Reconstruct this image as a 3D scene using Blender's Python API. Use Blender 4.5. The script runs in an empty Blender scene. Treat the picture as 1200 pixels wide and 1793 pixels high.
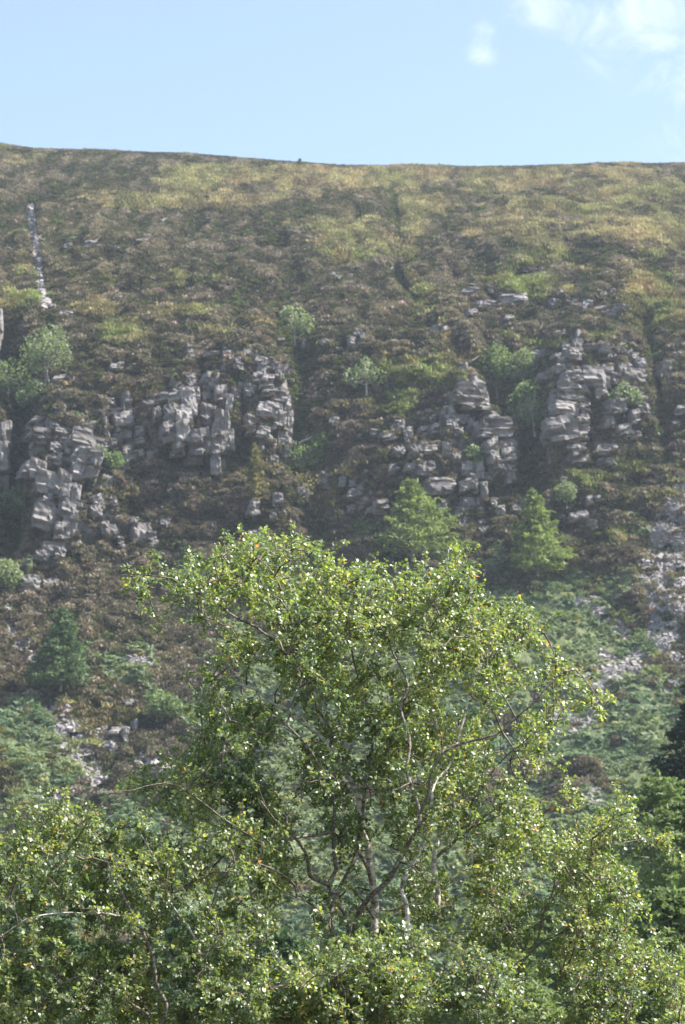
import bpy, math, random
import numpy as np
from mathutils import Vector
R = math.radians
rng = np.random.default_rng(7)
random.seed(7)
S = bpy.context.scene
COL = S.collection

# ------------------------------------------------------------ camera
PITCH, FPX, CW, CH = R(9.0), 896.5/math.tan(R(13.0)), 600.0, 896.5
CAM = np.array([0.0, 0.0, 1.7])
cd = bpy.data.cameras.new('camera'); cam = bpy.data.objects.new('camera', cd); COL.objects.link(cam)
cam.location = CAM; cam.rotation_euler = (math.pi/2+PITCH, 0, 0)
cd.sensor_fit = 'VERTICAL'; cd.sensor_height = 36.0; cd.lens = 18.0/math.tan(R(13.0))
cd.clip_start = 0.5; cd.clip_end = 6000
cd.dof.use_dof = True; cd.dof.focus_distance = 18.0; cd.dof.aperture_fstop = (cd.lens/1000)/0.0140
S.camera = cam

# ------------------------------------------------------------ sky and sun
SUN_EL, SUN_AZ = R(49), R(90)            # azimuth measured from +Y towards +X
w = bpy.data.worlds.new('World'); S.world = w; w.use_nodes = True
nt = w.node_tree; nt.nodes.clear(); N = nt.nodes.new; L = nt.links.new
out = N('ShaderNodeOutputWorld'); bg = N('ShaderNodeBackground'); bg.inputs['Strength'].default_value = 0.092
sky = N('ShaderNodeTexSky'); sky.sky_type = 'NISHITA'; sky.sun_disc = False
sky.sun_elevation = SUN_EL; sky.sun_rotation = SUN_AZ; sky.air_density = 1.0; sky.dust_density = 1.0; sky.ozone_density = 2.0
tc = N('ShaderNodeTexCoord'); mp = N('ShaderNodeMapping'); L(tc.outputs['Generated'], mp.inputs['Vector'])
# soft wisps of cloud over the whole sky
mp.inputs['Location'].default_value = (0.37, 0.1, 0.13); mp.inputs['Scale'].default_value = (1.0, 1.0, 1.3)
n1 = N('ShaderNodeTexNoise'); n1.inputs['Scale'].default_value = 4.3; n1.inputs['Detail'].default_value = 6; n1.inputs['Roughness'].default_value = 0.52
n1.inputs['Distortion'].default_value = 0.35
L(mp.outputs['Vector'], n1.inputs['Vector'])
def pixdir(px, py):
    r = (px-CW)/FPX; u = (CH-py)/FPX
    d = np.array([r, math.cos(PITCH)-u*math.sin(PITCH), math.sin(PITCH)+u*math.cos(PITCH)])
    return d/np.linalg.norm(d)
def blob(px, py, rad, gain, prev):
    """a cloud bank centred on a direction of the sky, broken up by the noise"""
    d = pixdir(px, py)
    dot = N('ShaderNodeVectorMath'); dot.operation = 'DISTANCE'; nz = N('ShaderNodeVectorMath'); nz.operation = 'NORMALIZE'
    L(tc.outputs['Generated'], nz.inputs[0]); L(nz.outputs[0], dot.inputs[0]); dot.inputs[1].default_value = tuple(d)
    m = N('ShaderNodeMapRange'); m.interpolation_type = 'SMOOTHSTEP'
    m.inputs['From Min'].default_value = rad/FPX; m.inputs['From Max'].default_value = 0.0
    m.inputs['To Min'].default_value = 0.0; m.inputs['To Max'].default_value = gain
    L(dot.outputs['Value'], m.inputs['Value'])
    if prev is None: return m.outputs[0]
    a = N('ShaderNodeMath'); a.operation = 'MAXIMUM'; L(prev, a.inputs[0]); L(m.outputs[0], a.inputs[1]); return a.outputs[0]
b = None
for args in [(848, 95, 42, 0.22), (845, 60, 36, .16), (950, 20, 90, .20), (1000, 50, 60, .14), (1120, 20, 170, .30), (1070,70,90,.22), (1195, 120, 110, .20), (1180, 240, 90, .10), (1330, 40, 220, .42), (1150,-180,260,.4),
             (700,-500,350,.35), (100,-450,300,.35), (-700,-100,400,.35), (2200,100,500,.35)]:
    b = blob(*args, b)
nf = N('ShaderNodeTexNoise'); nf.inputs['Scale'].default_value = 38; nf.inputs['Detail'].default_value = 7; nf.inputs['Roughness'].default_value = 0.62; nf.inputs['Distortion'].default_value = 1.1
L(tc.outputs['Generated'], nf.inputs['Vector'])
ad = N('ShaderNodeMath'); ad.operation = 'ADD'; L(b, ad.inputs[0]); L(nf.outputs['Fac'], ad.inputs[1])
mr = N('ShaderNodeMapRange'); mr.interpolation_type = 'SMOOTHSTEP'
mr.inputs['From Min'].default_value = 0.50; mr.inputs['From Max'].default_value = 1.02; mr.inputs['To Max'].default_value = 0.62
L(ad.outputs[0], mr.inputs['Value'])
mul = N('ShaderNodeMath'); mul.operation='MULTIPLY'; L(mr.outputs[0], mul.inputs[0])
bm_ = N('ShaderNodeMapRange'); bm_.inputs['From Min'].default_value=0; bm_.inputs['From Max'].default_value=.1; L(b, bm_.inputs['Value']); L(bm_.outputs[0], mul.inputs[1])
veil = N('ShaderNodeMixRGB'); veil.inputs[0].default_value = 0.15; veil.inputs[2].default_value = (4.2, 4.75, 5.5, 1)
L(sky.outputs[0], veil.inputs[1])
mx = N('ShaderNodeMixRGB'); mx.inputs[2].default_value = (5.0, 5.15, 5.5, 1)
L(mul.outputs[0], mx.inputs[0]); L(veil.outputs[0], mx.inputs[1]); L(mx.outputs[0], bg.inputs['Color']); L(bg.outputs[0], out.inputs[0])
sd = bpy.data.lights.new('sun', 'SUN'); sd.energy = 5.0; sd.angle = R(0.53); sd.color = (1, .955, .88)
sun = bpy.data.objects.new('sun', sd); COL.objects.link(sun)
SV = Vector((math.cos(SUN_EL)*math.sin(SUN_AZ), math.cos(SUN_EL)*math.cos(SUN_AZ), math.sin(SUN_EL)))
sun.rotation_euler = SV.to_track_quat('Z', 'Y').to_euler(); sun.location = (60, 20, 90)
S.view_settings.view_transform = 'Standard'; S.view_settings.look = 'None'; S.view_settings.gamma = 1
S.view_settings.use_curve_mapping = False; S.view_settings.exposure = 1.52
S.render.engine = 'CYCLES'
S.cycles.max_bounces = 6; S.cycles.transparent_max_bounces = 4; S.cycles.volume_bounces = 0

# ------------------------------------------------------------ helpers
def proj(P):
    d = P-CAM
    f = d[..., 1]*math.cos(PITCH)+d[..., 2]*math.sin(PITCH)
    u = -d[..., 1]*math.sin(PITCH)+d[..., 2]*math.cos(PITCH)
    f = np.where(f < 0.3, 0.3, f)
    return CW+FPX*d[..., 0]/f, CH-FPX*u/f
def at(px, py, dist):
    """the point seen at a photo position whose y (distance ahead) is dist"""
    d = pixdir(px, py); return CAM+d*(dist/d[1])
def h2(ix, iy, seed):
    n = (ix.astype(np.int64)*374761393+iy.astype(np.int64)*668265263+seed*974634777) & 0x7fffffff
    n = ((n ^ (n >> 13))*1274126177) & 0x7fffffff
    n = (n ^ (n >> 16)) & 0xffff
    return n/65535.0
def vnoise(x, y, seed=0):
    ix = np.floor(x); iy = np.floor(y); fx = x-ix; fy = y-iy
    fx = fx*fx*(3-2*fx); fy = fy*fy*(3-2*fy)
    a = h2(ix, iy, seed); b = h2(ix+1, iy, seed); c = h2(ix, iy+1, seed); d = h2(ix+1, iy+1, seed)
    return (a*(1-fx)+b*fx)*(1-fy)+(c*(1-fx)+d*fx)*fy
def fbm(x, y, o=4, seed=0):
    s = 0; a = .5; t = 0
    for k in range(o):
        s = s+a*vnoise(x*2**k+17.3*k, y*2**k-9.1*k, seed+k); t += a; a *= .5
    return s/t
def sst(a, b, x):
    t = np.clip((x-a)/(b-a), 0, 1); return t*t*(3-2*t)
def mesh_from(name, V, F, mat=None, smooth=False, parent=None, attrs=None, loops=None):
    """V (n,3); F (m,k) uniform faces"""
    V = np.ascontiguousarray(V, dtype=np.float32); F = np.ascontiguousarray(F, dtype=np.int32)
    me = bpy.data.meshes.new(name); k = F.shape[1]; m = len(F)
    me.vertices.add(len(V)); me.vertices.foreach_set('co', V.ravel())
    me.loops.add(m*k); me.loops.foreach_set('vertex_index', F.ravel())
    me.polygons.add(m); me.polygons.foreach_set('loop_start', np.arange(0, m*k, k, dtype=np.int32))
    me.polygons.foreach_set('loop_total', np.full(m, k, dtype=np.int32))
    me.polygons.foreach_set('use_smooth', np.full(m, smooth))
    me.update(calc_edges=True)
    for an, (typ, dom, data) in (attrs or {}).items():
        a = me.attributes.new(an, typ, dom)
        a.data.foreach_set('color' if 'COLOR' in typ else ('vector' if typ == 'FLOAT_VECTOR' else 'value'), np.ascontiguousarray(data, dtype=np.float32).ravel())
    if mat: me.materials.append(mat)
    o = bpy.data.objects.new(name, me); COL.objects.link(o)
    if parent: o.parent = parent
    return o
def tag(o, label=None, cat=None, group=None, kind=None):
    if label: o['label'] = label
    if cat: o['category'] = cat
    if group: o['group'] = group
    if kind: o['kind'] = kind
    return o
def thing(name, label, cat, loc, group=None, rz=0):
    o = bpy.data.objects.new(name, None); COL.objects.link(o); o.location = tuple(loc); o.rotation_euler = (0, 0, rz)
    o.empty_display_size = .2
    return tag(o, label, cat, group)

# ------------------------------------------------------------ materials
def newmat(name):
    m = bpy.data.materials.new(name); m.use_nodes = True; t = m.node_tree
    return m, t, t.nodes['Principled BSDF'], t.nodes['Material Output']
def leafmat(name, src, rough=.5, trans=.35, tcol=(1.3, 1.5, .5), spec=.5, backgrey=0.0):
    """src(t) -> colour socket; diffuse/gloss principled mixed with translucency"""
    m, t, p, o = newmat(name)
    c = src(t)
    t.links.new(c, p.inputs['Base Color']); p.inputs['Roughness'].default_value = rough; p.inputs['Specular IOR Level'].default_value = spec
    tr = t.nodes.new('ShaderNodeBsdfTranslucent'); mm = t.nodes.new('ShaderNodeMixRGB'); mm.blend_type = 'MULTIPLY'; mm.inputs[0].default_value = 1
    mm.inputs[2].default_value = (*tcol, 1); t.links.new(c, mm.inputs[1]); t.links.new(mm.outputs[0], tr.inputs[0])
    mix = t.nodes.new('ShaderNodeMixShader'); mix.inputs[0].default_value = trans
    t.links.new(p.outputs[0], mix.inputs[1]); t.links.new(tr.outputs[0], mix.inputs[2]); t.links.new(mix.outputs[0], o.inputs[0])
    return m
def attr_src(aname, typ='INSTANCER', var=.35):
    def f(t):
        a = t.nodes.new('ShaderNodeAttribute'); a.attribute_type = typ; a.attribute_name = aname
        v = t.nodes.new('ShaderNodeAttribute'); v.attribute_type = 'GEOMETRY'; v.attribute_name = 'v'
        r = t.nodes.new('ShaderNodeMapRange'); r.inputs['To Min'].default_value = 1-var; r.inputs['To Max'].default_value = 1+var
        t.links.new(v.outputs['Fac'], r.inputs['Value'])
        m = t.nodes.new('ShaderNodeVectorMath'); m.operation = 'SCALE'; t.links.new(a.outputs['Color'], m.inputs[0]); t.links.new(r.outputs[0], m.inputs['Scale'])
        return m.outputs[0]
    return f
def ramp_src(cols, aname='v'):
    def f(t):
        v = t.nodes.new('ShaderNodeAttribute'); v.attribute_type = 'GEOMETRY'; v.attribute_name = aname
        r = t.nodes.new('ShaderNodeValToRGB'); e = r.color_ramp.elements
        while len(e) < len(cols): e.new(.5)
        for k, (p, c) in enumerate(cols): e[k].position = p; e[k].color = (*c, 1)
        t.links.new(v.outputs['Fac'], r.inputs[0]); return r.outputs[0]
    return f
M_tuft = leafmat('ground_plant', attr_src('col', var=.22), .75, .25, (1.1, 1.2, .6), .2)

def rockmat(name, c1, c2, lich, sc=1.0, bump=.5):
    m, t, p, o = newmat(name); N = t.nodes.new; L = t.links.new
    g = N('ShaderNodeNewGeometry'); oi = N('ShaderNodeObjectInfo')
    n = N('ShaderNodeTexNoise'); n.inputs['Scale'].default_value = .9*sc; n.inputs['Detail'].default_value = 8; n.inputs['Roughness'].default_value = .65
    L(g.outputs['Position'], n.inputs['Vector'])
    r = N('ShaderNodeValToRGB'); e = r.color_ramp.elements; e.new(.5)
    e[0].position = .3; e[0].color = (*c1, 1); e[1].position = .52; e[1].color = (*[(a+b)/2 for a, b in zip(c1, c2)], 1); e[2].position = .7; e[2].color = (*c2, 1)
    L(n.outputs['Fac'], r.inputs[0])
    mp = N('ShaderNodeMapping'); mp.inputs['Scale'].default_value = (.5, .5, 4); mp.inputs['Rotation'].default_value = (0, R(6), 0); L(g.outputs['Position'], mp.inputs['Vector'])
    n2 = N('ShaderNodeTexNoise'); n2.inputs['Scale'].default_value = 1.2*sc; n2.inputs['Detail'].default_value = 5; L(mp.outputs[0], n2.inputs['Vector'])
    n3 = N('ShaderNodeTexNoise'); n3.inputs['Scale'].default_value = 2.3*sc; n3.inputs['Detail'].default_value = 6; L(g.outputs['Position'], n3.inputs['Vector'])
    r3 = N('ShaderNodeMapRange'); r3.inputs['From Min'].default_value = .56; r3.inputs['From Max'].default_value = .66; r3.inputs['To Max'].default_value = .75; L(n3.outputs['Fac'], r3.inputs['Value'])
    mx = N('ShaderNodeMixRGB'); L(r3.outputs[0], mx.inputs[0]); L(r.outputs[0], mx.inputs[1]); mx.inputs[2].default_value = (*lich, 1)
    m2 = N('ShaderNodeMixRGB'); m2.blend_type = 'MULTIPLY'; m2.inputs[0].default_value = 1; L(mx.outputs[0], m2.inputs[1]); L(oi.outputs['Color'], m2.inputs[2])
    L(m2.outputs[0], p.inputs['Base Color']); p.inputs['Roughness'].default_value = .9; p.inputs['Specular IOR Level'].default_value = .25
    bp = N('ShaderNodeBump'); bp.inputs['Strength'].default_value = bump; bp.inputs['Distance'].default_value = .35
    ad = N('ShaderNodeMath'); ad.operation = 'ADD'; L(n.outputs['Fac'], ad.inputs[0]); L(n2.outputs['Fac'], ad.inputs[1]); L(ad.outputs[0], bp.inputs['Height']); L(bp.outputs[0], p.inputs['Normal'])
    return m
M_rock = rockmat('crag_rock', (.125, .115, .110), (.27, .252, .24), (.10, .092, .055))
M_scree = rockmat('scree_rock', (.22, .195, .19), (.42, .39, .38), (.14, .13, .10))

def ground_mat():
    m, t, p, o = newmat('hill_ground'); N = t.nodes.new; L = t.links.new
    a = N('ShaderNodeAttribute'); a.attribute_name = 'gcol'; g = N('ShaderNodeNewGeometry')
    n = N('ShaderNodeTexNoise'); n.inputs['Scale'].default_value = 1.4; n.inputs['Detail'].default_value = 8; n.inputs['Roughness'].default_value = .7; L(g.outputs['Position'], n.inputs['Vector'])
    r = N('ShaderNodeMapRange'); r.inputs['From Min'].default_value = .3; r.inputs['From Max'].default_value = .7; r.inputs['To Min'].default_value = .55; r.inputs['To Max'].default_value = 1.5; L(n.outputs['Fac'], r.inputs['Value'])
    s = N('ShaderNodeVectorMath'); s.operation = 'SCALE'; L(a.outputs['Color'], s.inputs[0]); L(r.outputs[0], s.inputs['Scale']); L(s.outputs[0], p.inputs['Base Color'])
    bp = N('ShaderNodeBump'); bp.inputs['Strength'].default_value = .6; bp.inputs['Distance'].default_value = .3; L(n.outputs['Fac'], bp.inputs['Height']); L(bp.outputs[0], p.inputs['Normal'])
    p.inputs['Roughness'].default_value = .95; p.inputs['Specular IOR Level'].default_value = .1
    return m
M_ground = ground_mat()
def barkmat(name, dark, light, sc, thr=.5):
    m, t, p, o = newmat(name); N = t.nodes.new; L = t.links.new
    g = N('ShaderNodeNewGeometry'); mp = N('ShaderNodeMapping'); mp.inputs['Scale'].default_value = (1, 1, 2.2); L(g.outputs['Position'], mp.inputs['Vector'])
    n = N('ShaderNodeTexNoise'); n.inputs['Scale'].default_value = sc; n.inputs['Detail'].default_value = 7; n.inputs['Roughness'].default_value = .65; L(mp.outputs[0], n.inputs['Vector'])
    r = N('ShaderNodeValToRGB'); e = r.color_ramp.elements; e[0].position = thr-.1; e[0].color = (*dark, 1); e[1].position = thr+.12; e[1].color = (*light, 1); L(n.outputs['Fac'], r.inputs[0])
    L(r.outputs[0], p.inputs['Base Color']); p.inputs['Roughness'].default_value = .7; p.inputs['Specular IOR Level'].default_value = .3
    bp = N('ShaderNodeBump'); bp.inputs['Strength'].default_value = .6; bp.inputs['Distance'].default_value = .01; L(n.outputs['Fac'], bp.inputs['Height']); L(bp.outputs[0], p.inputs['Normal'])
    return m
M_bark = barkmat('birch_bark', (.085, .068, .054), (.30, .26, .215), 26, .53)
M_pale = barkmat('pale_birch_bark', (.10, .075, .06), (.62, .55, .48), 10, .44)
M_twig = barkmat('twig_bark', (.06, .042, .032), (.24, .20, .165), 9, .53)
M_fbark = barkmat('far_bark', (.12, .10, .085), (.34, .32, .29), 3)

# ------------------------------------------------------------ the hillside: a profile swept sideways
def elev(py): return PITCH+math.atan((CH-py)/FPX)
pts = [(-80, 1.2), (0, 0.0), (8, -1.2), (18, -3.2), (40, -7.5), (80, -11.5), (140, -12.5)]
y = 185.0; z = CAM[2]+math.tan(elev(1793))*y
pts.append((y, z))
segs = [(1500, 25), (1250, 29), (1010, 33), (930, 44), (800, 60), (690, 62), (600, 50), (520, 33), (430, 29), (350, 26), (305, 22.5)]
for py, sl in segs:
    s = math.tan(R(sl)); e = math.tan(elev(py))
    y2 = (z-s*y-CAM[2])/(e-s); z += s*(y2-y); y = y2; pts.append((y, z))
RIDGE_Y = y
for dy, dz in [(25, 8.6), (30, 7.8), (60, 9), (120, 2), (300, -30)]:
    y += dy; z += dz; pts.append((y, z))
pts = np.array(pts)
arc = np.concatenate([[0], np.cumsum(np.hypot(np.diff(pts[:, 0]), np.diff(pts[:, 1])))])
fine = np.arange(0, arc[-1], .5)
fy = np.interp(fine, arc, pts[:, 0]); fz = np.interp(fine, arc, pts[:, 1])
k = np.exp(-.5*(np.arange(-24, 25)/7.0)**2); k /= k.sum()
fy2 = np.convolve(np.pad(fy, 24, 'edge'), k, 'valid'); fz2 = np.convolve(np.pad(fz, 24, 'edge'), k, 'valid')
srow = []; s = 0.0
while s < fine[-1]:
    srow.append(s); yy = np.interp(s, fine, fy2)
    s += 2.0 if yy < 150 else (0.27*yy/270 if yy < RIDGE_Y+70 else (4 if yy < RIDGE_Y+200 else 25))
srow = np.array(srow)
py_y = np.interp(srow, fine, fy2); py_z = np.interp(srow, fine, fz2)
dy_ = np.gradient(py_y, srow); dz_ = np.gradient(py_z, srow)
half = 54; sc_ = np.arange(-half, half+.01, .27)
side = half+np.cumsum(np.geomspace(.6, 70, 34))
scol = np.concatenate([-side[::-1], sc_, side])
wf = np.clip(py_y, 110, None)/270
X = scol[None, :]*wf[:, None]
Y = np.repeat(py_y[:, None], len(scol), 1); Z = np.repeat(py_z[:, None], len(scol), 1)
SA = np.repeat(srow[:, None], len(scol), 1)
vd = np.c_[py_y, py_z-CAM[2]]; vd = vd/np.linalg.norm(vd, axis=1, keepdims=True)
vis = np.clip(np.abs(vd[:, 0]*dz_-vd[:, 1]*dy_)*1.25, .13, 1); se = np.cumsum(vis*np.gradient(srow)); SA = np.repeat(se[:, None], len(scol), 1)
BASE = np.stack([X, Y, Z], -1)
PX0, PY0 = proj(BASE)
onhill = sst(150, 200, Y)
# skyline: the crest is a little higher on the left
sky_px = np.array([-600, 0, 60, 200, 340, 420, 520, 600, 760, 900, 1050, 1200, 1700]); sky_py = np.array([210, 242, 252, 256, 262, 269, 277, 283, 284, 285, 281, 279, 275])
lift = (292-np.interp(PX0, sky_px, sky_py))/FPX*Y*sst(330, RIDGE_Y, Y)
Z2 = Z+lift
# relief along the profile normal
def ell(px, py, cx, cy, rx, ry, ang=0, soft=.5):
    a = R(ang); dx = px-cx; dy = py-cy
    u = (dx*math.cos(a)+dy*math.sin(a))/rx; v = (-dx*math.sin(a)+dy*math.cos(a))/ry
    return 1-sst(1-soft, 1+soft*.6, np.sqrt(u*u+v*v))
def polyd(px, py, P):
    """distance in photo px to a polyline"""
    d = np.full(px.shape, 1e9)
    for (x0, y0), (x1, y1) in zip(P[:-1], P[1:]):
        vx, vy = x1-x0, y1-y0; t = np.clip(((px-x0)*vx+(py-y0)*vy)/(vx*vx+vy*vy), 0, 1)
        d = np.minimum(d, np.hypot(px-x0-t*vx, py-y0-t*vy))
    return d
GULLIES = [([(12, 560), (30, 660), (34, 760), (22, 860), (5, 960)], 26, 7.0),
           ([(500, 540), (522, 620), (520, 720), (530, 800), (548, 880), (560, 960)], 34, 2.6),
           ([(690, 300), (697, 380), (700, 450), (745, 540), (790, 610), (860, 670), (900, 720), (925, 800)], 16, 1.3),
           ([(868, 650), (900, 700), (918, 770), (935, 830)], 34, 5.0),
           ([(1140, 560), (1148, 640), (1150, 720), (1170, 800)], 16, 1.8),
           ([(196, 735), (204, 775), (212, 830)], 9, 2.2), ([(425, 690), (430, 760), (440, 830)], 12, 1.5),
           ([(52, 365), (62, 430), (78, 520), (82, 560)], 9, .8)]
BULGES = [(130, 820, 95, 150, 0, 3.0), (300, 740, 60, 60, 0, 2.5), (380, 770, 40, 60, 0, 1.0), (440, 690, 70, 100, 0, 2.6), (730, 800, 110, 130, -20, 2.2),
          (822, 700, 36, 45, 0, 3.0), (875, 780, 36, 62, 0, 3.0), (990, 700, 46, 120, 0, 3.2), (1080, 680, 60, 90, 0, 2.4), (720, 640, 110, 60, 20, 2.0), (230, 640, 130, 60, 10, 1.5),
          (1000, 430, 200, 60, 8, 1.6), (300, 450, 250, 50, 8, 1.4), (700, 1150, 250, 120, 0, 1.5), (1180, 1000, 100, 140, 20, 1.0)]
wx = 26*(fbm(X*.12, SA*.12, 3, 5)-.5)*2; wy = 18*(fbm(X*.12+50, SA*.12, 3, 6)-.5)*2
PXw = PX0+wx*.5; PYw = PY0+wy*.5
D = (fbm(X/38, SA/30, 3, 11)-.5)*5.5+(fbm(X/11, SA/8, 3, 12)-.5)*2.2
gmask = np.zeros_like(D)
for P, wd, dep in GULLIES:
    d = polyd(PX0+wx*.5, PY0, P); g = np.exp(-(d/wd)**2); D -= dep*g; gmask = np.maximum(gmask, g)
for cx, cy, rx, ry, an, h in BULGES: D += h*ell(PXw, PYw, cx, cy, rx, ry, an, .45)
# the crags: blocky steps where bedrock breaks through
ROCKZ = [(130, 840, 90, 150, 0, .9), (150, 770, 80, 40, -10, .9), (212, 750, 26, 60, 0, .9), (305, 740, 42, 62, 8, 1), (375, 775, 38, 60, 0, .9), (240, 935, 50, 26, 0, .75),
         (375, 660, 30, 50, 0, .8), (470, 710, 46, 85, 0, .85), (480, 760, 34, 50, 0, .9), (720, 790, 110, 60, 0, .65), (800, 850, 55, 90, 0, .75), (760, 750, 70, 30, 0, .7), (640, 870, 60, 40, 0, .6),
         (825, 695, 36, 40, 0, .95), (872, 785, 36, 62, 0, .95), (985, 700, 48, 110, 0, .95), (1080, 665, 58, 70, 0, .9), (1095, 735, 45, 30, 0, .75),
         (860, 540, 70, 32, 0, .6), (1040, 535, 80, 16, 0, .55), (1170, 640, 30, 40, 0, .6), (1020, 900, 50, 40, 0, .45), (1050, 795, 36, 26, 0, .6), (585, 590, 70, 26, 0, .3), (470, 610, 110, 26, 0, .4), (75, 960, 50, 60, 0, .7)]
rockm = np.zeros_like(D)
for cx, cy, rx, ry, an, h in ROCKZ: rockm = np.maximum(rockm, h*ell(PXw, PYw, cx, cy, rx, ry, an, .4))
rn = fbm(X/2.6+3, SA/1.9, 3, 31)
rock = np.clip((rockm+rn-1.08)/.12, 0, 1)*sst(0, .2, rockm)
# block pattern: courses along s, joints along x
dip = X*.12
crs = SA/1.7+dip*.5+(fbm(X/7, SA/7, 2, 41)-.5)*1.6; ci = np.floor(crs)
jn = X/2.1+h2(ci, ci*0, 42)*3+(fbm(X/5, SA/5, 2, 43)-.5)*1.4; ji = np.floor(jn)
bh = h2(ji, ci, 44); crs2 = SA/.75+dip; bh2 = h2(np.floor(X/.9+h2(np.floor(crs2), ci*0, 3)*2), np.floor(crs2), 45)
D += (rockm > .1)*sst(.1, .6, rockm)*((bh-.45)*1.7+(bh2-.5)*.5)
joint = np.minimum(np.minimum(jn-ji, 1-(jn-ji))*2.1, np.minimum(crs-ci, 1-(crs-ci))*1.7)
D -= rock*.45*(1-sst(0, .28, joint))
# hummocks of heather
hum = fbm(X/2.5+9, SA/1.5, 2, 51); big = fbm(X/5, SA/3, 2, 52)
D += (1-np.clip(rockm, 0, 1)*.7)*onhill*((hum-.5)*2.1+(big-.5)*1.7)
nrm_y = -dz_; nrm_z = dy_
edge = np.interp(np.abs(scol), [half, half+80], [1, .6])[None, :]
Df = D*onhill+(1-onhill)*(fbm(X/20, Y/20, 3, 61)-.5)*1.2*sst(3, 40, np.abs(Y))
Df *= edge*(1-.93*sst(RIDGE_Y-35, RIDGE_Y-3, Y))
P = np.stack([X, Y+nrm_y[:, None]*Df, Z2+nrm_z[:, None]*Df], -1)
PXG, PYG = proj(P)

# ------------------------------------------------------------ plant cover masks in hill coordinates
BRACKEN = [(1000, 1180, 170, 190, 0, 1), (1120, 1280, 120, 130, 0, 1), (900, 1080, 90, 60, 0, .8), (200, 1150, 75, 55, 10, .8), (50, 1280, 75, 60, 0, 1), (40, 1400, 130, 120, 0, .75), (130, 1270, 40, 30, 0, .6), (600, 1250, 330, 200, 0, .9), (700, 1550, 900, 190, 0, 1),
           (880, 960, 60, 40, 0, .5), (60, 985, 50, 22, 0, .5), (640, 920, 60, 30, 0, .45), (1080, 940, 70, 25, 0, .4), (800, 960, 60, 30, 0, .5), (545, 790, 35, 40, 0, .7)]
GRASS = [(1090, 333, 120, 4, 9, 1.0), (600, 300, 900, 42, 0, .38), (400, 330, 420, 40, 2, .38), (1000, 330, 330, 60, 4, .55), (1100, 410, 260, 70, 4, .46), (560, 420, 130, 40, 4, .44), (350, 350, 260, 22, 0, .45),(708, 365, 22, 95, -4, 1.1), (735, 500, 10, 60, -20, .8), (195, 580, 60, 34, 30, .75), (250, 490, 100, 24, -8, .48), (420, 480, 60, 14, 0, .4),
         (150, 535, 60, 22, 12, .45), (378, 576, 62, 9, 5, 1), (300, 545, 80, 14, 0, .5), (745, 650, 90, 30, 12, .75), (690, 700, 70, 22, -22, .7), (800, 632, 50, 12, 0, .6), (1052, 590, 40, 9, -4, 1), (960, 602, 40, 8, 4, .85), (250, 690, 60, 14, 0, .4),
         (900, 480, 90, 40, 10, .42), (1150, 520, 60, 60, 0, .4), (510, 680, 14, 60, 0, .6), (790, 600, 14, 50, -25, .8), (460, 560, 60, 10, 0, .4), (1020, 850, 90, 26, -6, .45), (1130, 850, 80, 60, 0, .42), (1080, 930, 60, 30, 0, .5),
         (40, 1370, 110, 60, 0, .6), (160, 1330, 80, 40, 0, .45), (40, 480, 40, 60, 0, .35), (230, 580, 50, 40, 0, .5), (560, 880, 40, 40, 0, .4), (10, 1000, 30, 40, 0, .7), (1040, 1130, 60, 90, 0, .45), (820,300,500,14,0,.5)]
HEATH = [(300, 330, 500, 14, 4, .25), (900, 350, 300, 12, 3, .25), (600, 284, 1000, 8, 1, .55), (460, 372, 130, 22, 0, .5), (540, 365, 50, 20, 0, .3), (330, 392, 70, 18, 0, .5), (200, 400, 140, 34, 6, .45), (150, 372, 80, 12, 0, .4), (765, 340, 45, 24, 0, .5), (850, 355, 90, 10, 0, .5), (686, 365, 10, 75, -3, .9), (560, 287, 130, 10, 3, .5),
         (780, 440, 50, 60, 0, .45), (1080, 450, 60, 30, 0, .4), (400, 266, 90, 8, 4, .4), (600, 540, 140, 60, 0, .4), (120, 600, 60, 60, 0, .3), (830, 300, 60, 4, 0, .3), (980, 400, 40, 12, 0, .3), (350, 950, 300, 80, 0, .35), (130, 1050, 160, 50, 0, .35)]
SCREE = [([(1230, 850), (1185, 930), (1165, 990), (1170, 1050)], 52, 1.25), ([(1185, 990), (1190, 1050)], 24, .9), ([(1160, 1100), (1200, 1130)], 38, 1.1), ([(1020, 1060), (1060, 1090), (1090, 1110)], 18, .62), ([(1050, 1160), (1090, 1180), (1110, 1150)], 24, .55), ([(1190, 1180), (1180, 1210)], 20, .6),
         ([(985, 1270), (1030, 1260), (1060, 1220)], 18, .6), ([(1010, 1190), (1060, 1200)], 18, .5), ([(100, 1245), (130, 1290), (155, 1340), (170, 1370)], 26, 1.2), ([(175, 1290), (200, 1320)], 18, .6), ([(48, 1130), (55, 1160)], 16, .75), ([(15, 1010), (20, 1060), (38, 1140)], 12, .6),
         ([(55, 365), (60, 410), (68, 460), (72, 500), (80, 540)], 6.5, 1.3), ([(250, 1330), (300, 1345)], 22, .65), ([(990, 1230), (960, 1290)], 20, .5), ([(1050, 1410), (1030, 1390)], 20, .5), ([(60, 1390), (140, 1395), (200, 1400)], 16, .45), ([(20,1500),(60,1450)],20,.5), ([(230, 1150), (270, 1160)], 14, .5),
         ([(692, 445), (688, 470)], 5, 1.2)]
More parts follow.
